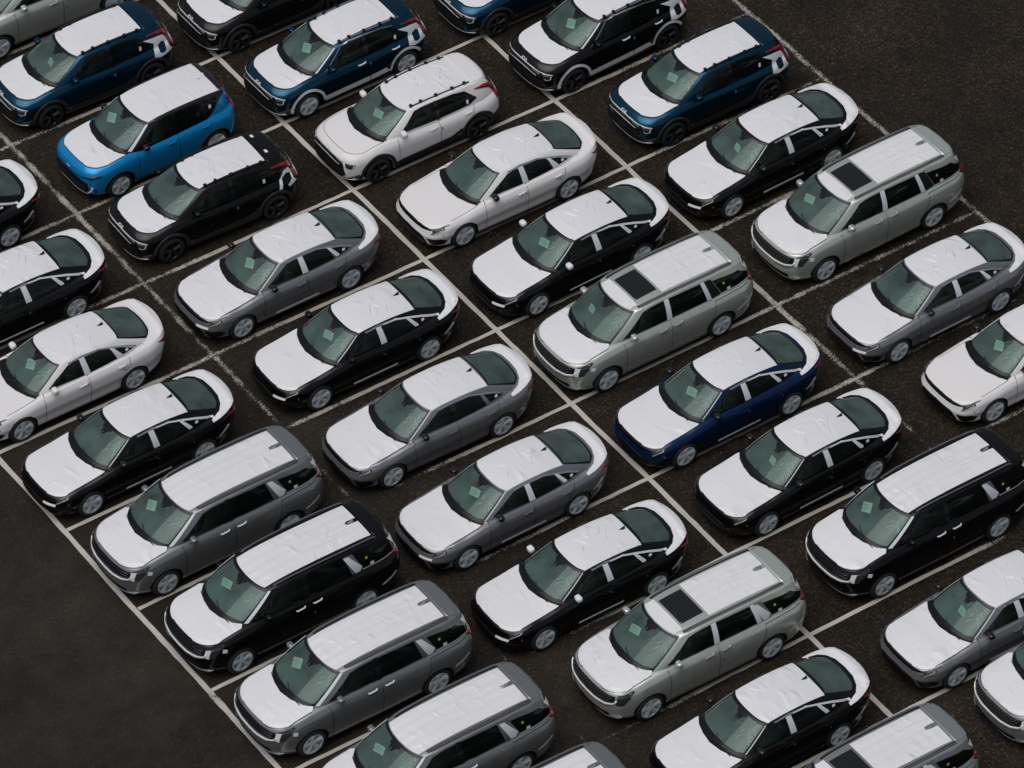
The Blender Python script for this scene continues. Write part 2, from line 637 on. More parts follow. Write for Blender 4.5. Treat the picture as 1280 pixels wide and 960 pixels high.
        hole = [tuple(p) for p in base] + [(base[-1][0], -.01), (base[0][0], -.01)]
        reg = [(nm, poly) for nm, poly in d.get('top_regions', [])] + [('hole', hole)]
        self.surface(lambda P: np.c_[P, self.Ztop(P[:, 0], P[:, 1])], dom, reg, 0.055)
        # glasshouse
        reg = []
        for nm, poly in d.get('doors_up', []):
            reg.append((nm, self.green_xz(poly)))
        fr, tr = d['frit']
        uA, uC, Lw, Lg = self.uA, self.uC, self.Lw, self.Lg
        aw, cw = d['apil'], d['cpil']
        reg.append(('windscreen_frame', [(0, 0), (uA - aw[0], 0), (uA - aw[1], Lw), (0, Lw)]))
        reg.append(('windscreen', [(0, fr * Lw), (uA - aw[0] - .035, fr * Lw), (uA - aw[1] - .035, Lw * (1 - tr) - .012), (uA * .5, Lw * (1 - tr)), (0, Lw * (1 - tr))]))
        reg.append(('windscreen_frame', [(0, .76 * Lw), (.05, .77 * Lw), (.10, .86 * Lw), (.16, .90 * Lw), (.17, .985 * Lw), (0, .985 * Lw)]))
        r0, r1 = d['rearglass']
        reg.append(('rear_window_frame', [(Lg, r0 * Lw), (uC + cw[0], r0 * Lw), (uC + cw[1], Lw * r1), (Lg, Lw * r1)]))
        reg.append(('rear_window', [(Lg, (r0 + .06) * Lw), (uC + cw[0] + .05, (r0 + .06) * Lw), (uC + cw[1] + .04, Lw * (r1 - .05)), (Lg, Lw * (r1 - .05))]))
        for nm, poly in d['windows']:
            reg.append((nm, self.green_xz(poly)))
        self.surface(self.green, [(0, 0), (self.Lg, 0), (self.Lg, self.Lw), (0, self.Lw)], reg, sp, d.get('upper', 'body'))
        # roof
        rr = self.green(np.c_[gd, np.full(len(gd), self.Lw)])[:, :2]
        self.surface(lambda P: np.c_[P, self.Zroof(P[:, 0], P[:, 1])], [tuple(p) for p in rr], d.get('roof_regions', []), 0.055, d.get('upper', 'body'))
        # ray casting tree over both halves
        V, F = [], []
        for t in self.tris:
            for s in (1, -1):
                F.append((len(V), len(V) + 1, len(V) + 2))
                V += [Vector((p[0], s * p[1], p[2])) for p in t]
        self.bvh = BVHTree.FromPolygons(V, F)

    def orient(self, tri, inside=(0, 0, .6)):
        n_ = np.cross(tri[1] - tri[0], tri[2] - tri[0])
        c_ = tri.mean(0) - np.array([np.clip(tri[:, 0].mean(), -1.2, 1.2) * .85, 0, 0.55])
        return tri if n_ @ c_ >= 0 else tri[::-1]

    def part_mesh(self, nm, mat, sides='both', off=0.0, weld=0.0015):
        V, F = [], []
        for tri in self.parts[nm]:
            tri = self.orient(tri)
            if sides in ('both', 'left'):
                F.append((len(V), len(V) + 1, len(V) + 2))
                V += [tuple(p) for p in tri]
            if sides in ('both', 'right'):
                F.append((len(V), len(V) + 1, len(V) + 2))
                V += [(p[0], -p[1], p[2]) for p in tri[::-1]]
        me = mesh_from(nm, V, F, mat, True, 42, weld)
        if off:
            co = np.empty(len(me.vertices) * 3)
            me.vertices.foreach_get('co', co)
            no = np.array([tuple(v.normal) for v in me.vertices]).ravel()
            me.vertices.foreach_set('co', co + no * off)
        return me

    # patches laid on the finished shell
    DIRS = {'side': ((0, 3, 0), (0, -1, 0)), 'top': ((0, 0, 3), (0, 0, -1)), 'front': ((6, 0, 0), (-1, 0, 0)), 'rear': ((-6, 0, 0), (1, 0, 0)), 'right': ((0, -3, 0), (0, 1, 0))}

    def cast(self, ax, a, b_):
        o, dr = self.DIRS[ax]
        if ax in ('side', 'right'):
            o = Vector((a, o[1], b_))
        elif ax == 'top':
            o = Vector((a, b_, o[2]))
        else:
            o = Vector((o[0], a, b_))
        h = self.bvh.ray_cast(o, Vector(dr))
        return (h[0], h[1]) if h[0] is not None else (None, None)

    def patch(self, ax, polys, off=0.004, sp=0.06, holes=(), mirror=False, thick=0.0, bumpfn=None):
        V, F = [], []
        dr = Vector(self.DIRS[ax][1])
        for poly in polys:
            P, T, M = triangulate([poly] + list(holes), sp)
            base = len(V)
            ok = []
            for p in P:
                h, nn = self.cast(ax, p[0], p[1])
                if h is None:
                    V.append((0, 0, 0))
                    ok.append(False)
                    continue
                if nn.dot(dr) > 0:
                    nn = -nn
                e = off + (bumpfn(p[0], p[1]) if bumpfn else 0)
                V.append(tuple(h + nn * e))
                ok.append(True)
            for t, m_ in zip(T, M):
                if len(m_) > 1 or not all(ok[i] for i in t):
                    continue
                a, b_, c_ = (Vector(V[base + i]) for i in t)
                if max((a - b_).length, (b_ - c_).length, (a - c_).length) > 5 * sp + .1:
                    continue
                n_ = (b_ - a).cross(c_ - a)
                t2 = t if n_.dot(dr) < 0 else t[::-1]
                F.append(tuple(base + i for i in t2))
        used = sorted({i for f in F for i in f})
        mp = {k: i for i, k in enumerate(used)}
        V = [V[k] for k in used]
        F = [tuple(mp[i] for i in f) for f in F]
        if mirror:
            o = len(V)
            V2 = [(p[0], -p[1], p[2]) for p in V]
            F = F + [tuple(i + o for i in f[::-1]) for f in F]
            V = V + V2
        if thick:
            F = self.skirt(V, F, thick, dr)
            V = self._v
        return V, F

    def skirt(self, V, F, t, dr):
        from collections import Counter
        ec = Counter()
        for f in F:
            for i in range(3):
                ec[frozenset((f[i], f[(i + 1) % 3]))] += 1
        V = list(V)
        low = {}
        G = list(F)
        for f in F:
            for i in range(3):
                a, b_ = f[i], f[(i + 1) % 3]
                if ec[frozenset((a, b_))] == 1:
                    for k in (a, b_):
                        if k not in low:
                            low[k] = len(V)
                            V.append(tuple(Vector(V[k]) + dr * t))
                    G.append((b_, a, low[a], low[b_]))
        self._v = V
        return G


# ------------------------------------------------------------------ car data (metres, x forward from mid wheelbase)
SEDAN = dict(
    wb=2.85, wr=0.335, track=0.80, arches=[(1.425, .372), (-1.425, .372)],
    outline=[(2.36, 0), (2.35, .30), (2.30, .55), (2.18, .75), (1.98, .865), (1.6, .912), (1.0, .925), (0, .93), (-1.0, .93), (-1.6, .918), (-2.0, .88), (-2.27, .76), (-2.43, .55), (-2.51, .28), (-2.54, 0)],
    profile=[(0, .11, .10, .18), (.12, .03, .042, .10), (.26, .015, .036, .06), (.38, .0, .028, .04), (.50, .0, .006, .02), (.58, .005, 0, .01), (.66, .03, .006, 0), (.78, .05, .012, 0), (.90, .09, .038, .01), (1, .16, .10, .03)],
    top=[(2.4, .68), (2.25, .72), (2.1, .765), (1.8, .84), (1.4, .90), (1.0, .965), (.6, 1.0), (0, 1.0), (-1, 1.03), (-1.7, 1.095), (-2.1, 1.115), (-2.4, 1.12), (-2.6, 1.10)],
    drop=[(2.4, .02), (2.1, .05), (1.4, .085), (.5, .08), (0, .07), (-1, .08), (-1.7, .12), (-2.2, .09), (-2.6, .06)], wy=.84,
    bottom=[(2.4, .23), (1.9, .19), (1.0, .18), (-1.0, .18), (-1.9, .22), (-2.55, .32)],
    roof=[(.40, 1.375), (.1, 1.425), (-.3, 1.445), (-.8, 1.435), (-1.3, 1.38)], ry=.605, rdrop=.075,
    g0=[(1.12, 0), (1.09, .30), (1.0, .58), (.88, .70), (.70, .752), (.2, .775), (-.5, .78), (-1.1, .765), (-1.6, .71), (-1.92, .63), (-2.07, .50), (-2.14, .25), (-2.16, 0)],
    g1=[(.36, 0), (.345, .25), (.29, .45), (.21, .55), (.08, .585), (-.2, .60), (-.6, .605), (-.95, .59), (-1.15, .565), (-1.23, .53), (-1.26, .45), (-1.28, .22), (-1.285, 0)],
    paper_drop=.265, iA=3, iC=9, frit=(.10, .05), apil=(.02, .02), cpil=(.015, .01), rearglass=(.02, .99),
    doors_low=[('front_door', [(.84, .265), (.84, .85), (.80, 1.08), (-.30, 1.08), (-.30, .265)]), ('rear_door', [(-.30, .265), (-.30, 1.08), (-1.42, 1.08), (-1.30, .80), (-1.02, .45), (-.98, .265)])],
    doors_up=[('front_door', [(.80, .85), (.76, .99), (.10, 1.355), (-.30, 1.37), (-.30, .85)]), ('rear_door', [(-.30, .85), (-.30, 1.37), (-.75, 1.36), (-1.05, 1.28), (-1.15, 1.03), (-1.40, .85)])],
    windows=[('front_door_window', [(.66, .985), (.42, 1.135), (.08, 1.315), (-.06, 1.335), (-.22, 1.34), (-.27, .97)]),
             ('rear_door_window', [(-.36, .97), (-.33, 1.345), (-.75, 1.335), (-.99, 1.265), (-1.10, 1.0)]),
             ('quarter_window', [(-1.20, 1.02), (-1.08, 1.235), (-1.3, 1.17), (-1.56, 1.05)])],
    hood_side=.75, hood_rear=[(.97, .74), (1.08, .58), (1.19, .3), (1.235, 0)], hood_gap=.0, hood_v=.93,
    roof_film=dict(side=.555, rear=-1.25, front=.03), dash=(.98, .98), seats=((.0, .27), (-.92, .36)), tall=0.0)

MINIVAN = dict(
    wb=3.09, wr=0.345, track=0.86, arches=[(1.545, .385), (-1.545, .385)],
    outline=[(2.49, 0), (2.47, .35), (2.40, .62), (2.25, .82), (2.0, .925), (1.5, .972), (.5, .99), (-1, .99), (-1.9, .98), (-2.3, .935), (-2.52, .80), (-2.63, .5), (-2.67, 0)],
    profile=[(0, .14, .10, .14), (.12, .03, .04, .05), (.3, 0, .02, .02), (.55, 0, 0, 0), (.78, .03, .012, .02), (.92, .08, .05, .05), (1, .16, .12, .10)],
    top=[(2.5, .93), (2.3, 1.005), (2.1, 1.065), (1.8, 1.125), (1.5, 1.17), (1.2, 1.195), (.5, 1.20), (-.5, 1.20), (-2, 1.22), (-2.7, 1.22)],
    drop=[(2.5, .04), (2.0, .09), (1.2, .10), (.5, .085), (-2, .085), (-2.7, .07)], wy=.88,
    bottom=[(2.5, .23), (2.0, .19), (1.0, .18), (-1.2, .18), (-2.1, .22), (-2.7, .32)],
    roof=[(.85, 1.635), (.4, 1.705), (-.3, 1.74), (-1.2, 1.735), (-2.0, 1.705), (-2.4, 1.655)], ry=.71, rdrop=.07,
    g0=[(1.62, 0), (1.58, .35), (1.47, .62), (1.34, .75), (1.15, .81), (.5, .845), (-.5, .855), (-1.6, .85), (-2.2, .82), (-2.42, .74), (-2.51, .55), (-2.555, .28), (-2.565, 0)],
    g1=[(.80, 0), (.77, .32), (.69, .53), (.60, .635), (.45, .675), (0, .70), (-.7, .71), (-1.5, .705), (-2.05, .68), (-2.26, .61), (-2.34, .47), (-2.375, .25), (-2.385, 0)],
    paper_drop=.325, iA=3, iC=9, frit=(.10, .05), apil=(.02, .02), cpil=(.05, .05), rearglass=(.06, .86), bulge=.03,
    doors_low=[('front_door', [(1.05, .265), (1.05, .9), (1.15, 1.28), (-.18, 1.28), (-.18, .265)]), ('sliding_door', [(-.18, .265), (-.18, 1.28), (-1.36, 1.28), (-1.30, .80), (-1.12, .45), (-1.10, .265)])],
    doors_up=[('front_door', [(1.22, .99), (1.16, 1.15), (.52, 1.63), (.30, 1.665), (-.18, 1.68), (-.18, .95)]), ('sliding_door', [(-.18, .95), (-.18, 1.68), (-1.14, 1.665), (-1.34, .95)])],
    windows=[('front_door_window', [(1.06, 1.165), (.46, 1.585), (.28, 1.62), (-.10, 1.64), (-.13, 1.155)]),
             ('sliding_door_window', [(-.23, 1.155), (-.20, 1.64), (-1.10, 1.625), (-1.24, 1.16)]),
             ('quarter_window', [(-1.60, 1.19), (-1.40, 1.57), (-2.12, 1.51), (-2.42, 1.33), (-2.44, 1.21)])],
    hood_side=.80, hood_rear=[(1.36, .72), (1.52, .58), (1.65, .3), (1.70, 0)], hood_gap=.0, hood_v=.94,
    roof_film=dict(side=.535, rear=-1.98, front=.02), paper_y=-.30, dash=(1.42, 1.13), seats=((.25, .38), (-.75, .45)), tall=.12)

CROSSOVER = dict(
    wb=2.72, wr=0.335, track=0.79, arches=[(1.36, .385), (-1.36, .385)],
    outline=[(2.245, 0), (2.23, .32), (2.165, .58), (2.02, .77), (1.76, .87), (1.36, .895), (.5, .90), (-.8, .902), (-1.36, .897), (-1.75, .865), (-2.0, .75), (-2.12, .5), (-2.165, .25), (-2.175, 0)],
    profile=[(0, .12, .07, .12), (.12, .03, .02, .04), (.3, 0, .005, 0), (.55, 0, 0, 0), (.78, .04, .012, .02), (.91, .10, .05, .06), (1, .19, .12, .12)],
    top=[(2.3, .80), (2.1, .865), (1.9, .925), (1.6, .985), (1.25, 1.04), (.8, 1.05), (0, 1.035), (-1, 1.055), (-2.2, 1.09)],
    drop=[(2.3, .03), (1.9, .075), (1.2, .095), (.5, .085), (-1, .085), (-2.2, .07)], wy=.80,
    bottom=[(2.3, .24), (1.9, .20), (1.0, .19), (-1.0, .19), (-1.9, .23), (-2.2, .32)],
    roof=[(.56, 1.425), (.2, 1.495), (-.3, 1.53), (-.9, 1.53), (-1.4, 1.50), (-1.82, 1.455)], ry=.63, rdrop=.06,
    g0=[(1.33, 0), (1.29, .32), (1.18, .58), (1.04, .70), (.85, .755), (.3, .78), (-.5, .785), (-1.2, .775), (-1.7, .74), (-1.92, .64), (-2.02, .45), (-2.055, .22), (-2.065, 0)],
    g1=[(.52, 0), (.495, .28), (.43, .46), (.36, .56), (.22, .60), (-.2, .625), (-.7, .63), (-1.2, .62), (-1.55, .59), (-1.70, .53), (-1.77, .4), (-1.80, .2), (-1.81, 0)],
    paper_drop=.28, iA=3, iC=9, frit=(.12, .05), apil=(.02, .02), cpil=(.06, .05), rearglass=(.05, .80), bulge=.025,
    doors_low=[('front_door', [(.80, .265), (.80, 1.12), (-.33, 1.12), (-.33, .265)]), ('rear_door', [(-.33, .265), (-.33, 1.12), (-1.33, 1.12), (-1.22, .80), (-.98, .5), (-.95, .265)])],
    doors_up=[('front_door', [(.86, .85), (.80, 1.02), (.27, 1.44), (.05, 1.475), (-.33, 1.485), (-.33, .85)]), ('rear_door', [(-.33, .85), (-.33, 1.485), (-.8, 1.475), (-1.15, 1.42), (-1.47, 1.12), (-1.30, .85)])],
    windows=[('front_door_window', [(.70, 1.03), (.24, 1.405), (.05, 1.44), (-.27, 1.45), (-.30, 1.01)]),
             ('rear_door_window', [(-.38, 1.01), (-.36, 1.45), (-.8, 1.44), (-1.12, 1.39), (-1.42, 1.13), (-1.20, 1.03)])],
    hood_side=.715, hood_rear=[(1.12, .725), (1.24, .60), (1.37, .3), (1.42, 0)], hood_gap=.055, hood_v=.98,
    roof_film=dict(side=.50, rear=-1.32, front=.02), dash=(1.12, 1.03), seats=((.08, .34), (-.80, .40)), tall=.05)

HATCH = dict(
    wb=2.60, wr=0.33, track=0.775, arches=[(1.30, .372), (-1.30, .372)],
    outline=[(2.14, 0), (2.125, .35), (2.065, .6), (1.93, .77), (1.7, .86), (1.3, .89), (.4, .895), (-1, .895), (-1.5, .887), (-1.8, .825), (-1.98, .65), (-2.04, .35), (-2.055, 0)],
    profile=[(0, .10, .08, .12), (.12, .02, .03, .04), (.3, 0, .01, 0), (.55, 0, 0, 0), (.78, .02, .01, .01), (.91, .07, .045, .04), (1, .16, .11, .09)],
    top=[(2.2, .86), (2.0, .925), (1.8, .975), (1.5, 1.03), (1.15, 1.075), (.6, 1.07), (0, 1.07), (-1, 1.10), (-2.1, 1.13)],
    drop=[(2.2, .03), (1.8, .07), (1.15, .085), (0, .075), (-2.1, .06)], wy=.80,
    bottom=[(2.2, .22), (1.8, .19), (1.0, .18), (-1.0, .18), (-1.8, .23), (-2.1, .32)],
    roof=[(.50, 1.515), (.1, 1.58), (-.4, 1.605), (-1, 1.60), (-1.5, 1.575), (-1.8, 1.54)], ry=.655, rdrop=.05,
    g0=[(1.24, 0), (1.2, .35), (1.10, .60), (.96, .715), (.8, .765), (.2, .785), (-.6, .79), (-1.3, .78), (-1.68, .74), (-1.84, .64), (-1.91, .45), (-1.94, .22), (-1.95, 0)],
    g1=[(.46, 0), (.44, .28), (.39, .48), (.32, .585), (.2, .62), (-.3, .65), (-.9, .655), (-1.35, .645), (-1.6, .61), (-1.70, .55), (-1.755, .4), (-1.78, .2), (-1.785, 0)],
    paper_drop=.31, iA=3, iC=9, frit=(.12, .05), apil=(.02, .02), cpil=(.06, .05), rearglass=(.10, .84), bulge=.02,
    doors_low=[('front_door', [(.78, .265), (.78, 1.15), (-.31, 1.15), (-.31, .265)]), ('rear_door', [(-.31, .265), (-.31, 1.15), (-1.25, 1.15), (-1.18, .80), (-.94, .5), (-.92, .265)])],
    doors_up=[], upper='black_upper',
    windows=[('front_door_window', [(.64, 1.06), (.22, 1.48), (.05, 1.51), (-.25, 1.52), (-.28, 1.04)]),
             ('rear_door_window', [(-.36, 1.04), (-.34, 1.52), (-1.0, 1.505), (-1.06, 1.07)]),
             ('quarter_window', [(-1.12, 1.09), (-1.10, 1.50), (-1.44, 1.47), (-1.48, 1.40), (-1.30, 1.20)])],
    hood_side=.74, hood_rear=[(1.04, .735), (1.16, .62), (1.28, .33), (1.325, 0)], hood_gap=.03, hood_v=.98,
    roof_film=dict(side=.58, rear=-1.64, front=.02), paper_y=-.30, dash=(1.04, 1.05), seats=((.10, .38), (-.78, .44)), tall=.10)


class Item:
    def __init__(self, name, mesh, parent=None, painted=False, opt=None, loc=(0, 0, 0), rot=None, label=None, key=None, scale=None):
        self.__dict__.update(locals())


def sym(half):
    """close a half outline (y>=0, from front centre to rear centre) into a full one"""
    h = [tuple(p) for p in half]
    m_ = [(x, -y) for x, y in reversed(h) if abs(y) > 1e-6]
    return h + m_


def make_wheel(d, dark):
    r = d['wr']
    w = .112
    tyre = MB().lathe([(r * .70, -w), (r * .90, -w), (r * .97, -w * .8), (r, -w * .45), (r, w * .45), (r * .97, w * .8), (r * .90, w), (r * .735, w * 1.02), (r * .70, w * .8), (r * .68, -w)], 30)
    rim = MB().lathe([(r * .715, w * .98), (r * .66, w * .98), (r * .62, w * .8)], 30)
    brl = MB().lathe([(r * .66, w * .85), (r * .60, -w * .4), (.0, -w * .4)], 24)
    n = 5
    for k in range(n):
        a = 2 * math.pi * k / n + .3
        for s in (-.12, .12):
            p0 = (math.cos(a) * .03, w * .62, math.sin(a) * .03)
            p1 = (math.cos(a + s) * r * .67, w * .86, math.sin(a + s) * r * .67)
            rim.tube([p0, p1], [.034, .030], 4)
    rim.lathe([(.0, w * .80), (.05, w * .80), (.062, w * .55)], 16)
    rim_extra = brl.mesh('wheel_barrel', 'alloy_dark')
    out = [('tyre', tyre.mesh('tyre', 'tyre', angle=50)), ('rim', rim.mesh('rim', 'alloy_dark' if dark else 'alloy', angle=40)), ('wheel_barrel', rim_extra)]
    if dark:
        e = MB()
        for k in range(n):
            a = 2 * math.pi * k / n + .3
            for s in (-.17, .17):
                e.tube([(math.cos(a) * .05, w * .93, math.sin(a) * .05), (math.cos(a + s) * r * .66, w * 1.06, math.sin(a + s) * r * .66)], .006, 4)
        out.append(('spoke_edge', e.mesh('spoke_edge', 'alloy_edge')))
    else:
        f = MB().lathe([(r * .735, w * 1.04), (r * .66, w * 1.10), (r * .35, w * 1.02), (r * .12, w * 1.12), (.0, w * 1.12)], 30)
        out.append(('wheel_wrap', f.mesh('wheel_wrap', 'wheel_wrap', angle=60)))
    return out


def interior(b, d, kind):
    it = []
    g = [(x * .985 - .02, y * .955) for x, y in b.g0[::6]] + [(b.g0[-1][0] * .97, 0)]
    o = sym(g)
    n = len(o)
    zb = [float(b.Ztop(x, y)) - .035 for x, y in o]
    V = [(x, y, z) for (x, y), z in zip(o, zb)] + [(x, y, .36) for x, y in o]
    F = [(i, (i + 1) % n, n + (i + 1) % n, n + i) for i in range(n)] + [tuple(range(n, 2 * n))]
    it.append(Item('cabin_floor', mesh_from('cabin_floor', V, F, 'cabin', False)))
    dx, dz = d['dash']
    # dashboard: a curved shelf from the windscreen foot to the knees
    V, F = [], []
    gy = np.linspace(-.70, .70, 15)
    for y in gy:
        k = 1 - (abs(y) / .75) ** 2.2
        x0 = dx + .10 * k - .06
        for x, z in ((x0, dz - .05), (x0 - .25, dz - .015), (x0 - .47, dz - .02), (x0 - .55, dz - .10), (x0 - .50, dz - .28), (x0 - .35, dz - .5)):
            V.append((x, y, z + (.03 if .2 < y < .55 and x < x0 - .3 else 0)))
    F = [(i * 6 + j, i * 6 + j + 1, i * 6 + j + 7, i * 6 + j + 6) for i in range(14) for j in range(5)]
    it.append(Item('dashboard', mesh_from('dashboard', V, F, 'dash', True, 50)))
    for row, (sx, zc) in enumerate(d['seats']):
        ys = (.37, -.37) if row == 0 else (.38, 0, -.38)
        for y in ys:
            w = .50 if row == 0 else .40
            s = MB()
            s.rbox((sx + .10, y, zc + .02), (.52, w, .20), .06, 3)
            s.rbox((sx - .24, y, zc + .38), (.17, w * .96, .64), .065, 3, Matrix.Rotation(rad(-16), 3, 'Y').to_quaternion())
            s.rbox((sx - .37, y, zc + .79), (.10, .26, .17), .04, 3, Matrix.Rotation(rad(-10), 3, 'Y').to_quaternion())
            it.append(Item('seat', s.mesh('seat', 'seat_cloth', angle=60)))
    # steering wheel
    t = MB()
    c = Vector((d['seats'][0][0] + .48, .37, dz - .06))
    q = Matrix.Rotation(rad(-25), 3, 'Y')
    ring = [c + q @ Vector((0, math.cos(a) * .175, math.sin(a) * .175)) for a in np.linspace(0, 2 * math.pi, 19)]
    t.tube(ring, .018, 6)
    t.rbox(c, (.05, .16, .12), .02, 2, q.to_quaternion())
    t.tube([c + q @ Vector((0, -.17, 0)), c + q @ Vector((0, .17, 0))], .016, 5)
    it.append(Item('steering_wheel', t.mesh('steering_wheel', 'seat_cloth', angle=60)))
    # pale tubes as painted highlights of the clear wrap over wheel and seat
    rnd = random.Random(3)
    t = MB()
    for k in range(16):
        a0 = c + Vector((rnd.uniform(-.30, .14), rnd.uniform(-.26, .26), rnd.uniform(.03, .17)))
        dv = Vector((rnd.uniform(-.2, .2), rnd.uniform(-.16, .16), rnd.uniform(-.10, .03)))
        t.tube([a0, a0 + dv * .5 + Vector((0, 0, rnd.uniform(.01, .04))), a0 + dv], [.003, .008, .003], 4)
    it.append(Item('plastic_wrap_glint', t.mesh('plastic_wrap_glint', 'film_strip')))
    # interior mirror and its housing
    hx, hz = d['g1'][0][0], float(d['roof'][0][1])
    t = MB().rbox((hx + .12, 0, hz - .12), (.03, .24, .07), .012, 2).rbox((hx + .16, 0, hz - .075), (.12, .09, .06), .02, 2)
    it.append(Item('rear_view_mirror', t.mesh('rear_view_mirror', 'gloss_black')))
    # sheet of paper on show behind the windscreen
    for k, (dy, dx_, yaw_, pit, w_, h_) in enumerate(((0, 0, 18, -38,   .125, .09), (.05, .05, -12, -30, .11, .08), (-.06, -.02, 34, -48, .10, .11))):
        p, ink = MB(), MB()
        pc = Vector((hx + .26 + dx_, d.get('paper_y', 0.0) + dy, hz - d['paper_drop']))
        q = Matrix.Rotation(rad(yaw_), 3, 'Z') @ Matrix.Rotation(rad(pit), 3, 'Y')
        at_ = lambda a, c_, e=0.0: pc + q @ Vector((.018 * a * a * (1 + .5 * c_) + e, a * w_, c_ * h_))
        na = np.linspace(-1, 1, 7)
        p.add([at_(a, c_) for c_ in (-1, 0, 1) for a in na], [(r_ * 7 + i_, r_ * 7 + i_ + 1, r_ * 7 + i_ + 8, r_ * 7 + i_ + 7) for r_ in (0, 1) for i_ in range(6)])
        it.append(Item('paper_notice', p.mesh('paper_notice', 'paper'), opt='paper%d' % k, key='paper%d' % k))
        for c0, c1, a1 in ((.35, .62, .3), (.05, .16, .7), (-.25, -.14, .6), (-.55, -.44, .1)):
            ink.add([at_(-.75, c0, .004), at_(a1, c0, .004), at_(a1, c1, .004), at_(-.75, c1, .004)], [(0, 1, 2, 3)])
        it.append(Item('print', ink.mesh('print', 'ink_grey', False), parent='paper%d' % k, opt='paper%d' % k))
    # headlining
    V, F = b.patch('top', [sym([(x - .01, y * .95) for x, y in b.g1[::8]] + [(b.g1[-1][0], 0)])], off=-.03, sp=.15)
    it.append(Item('headlining', mesh_from('headlining', V, F, 'headliner')))
    return it


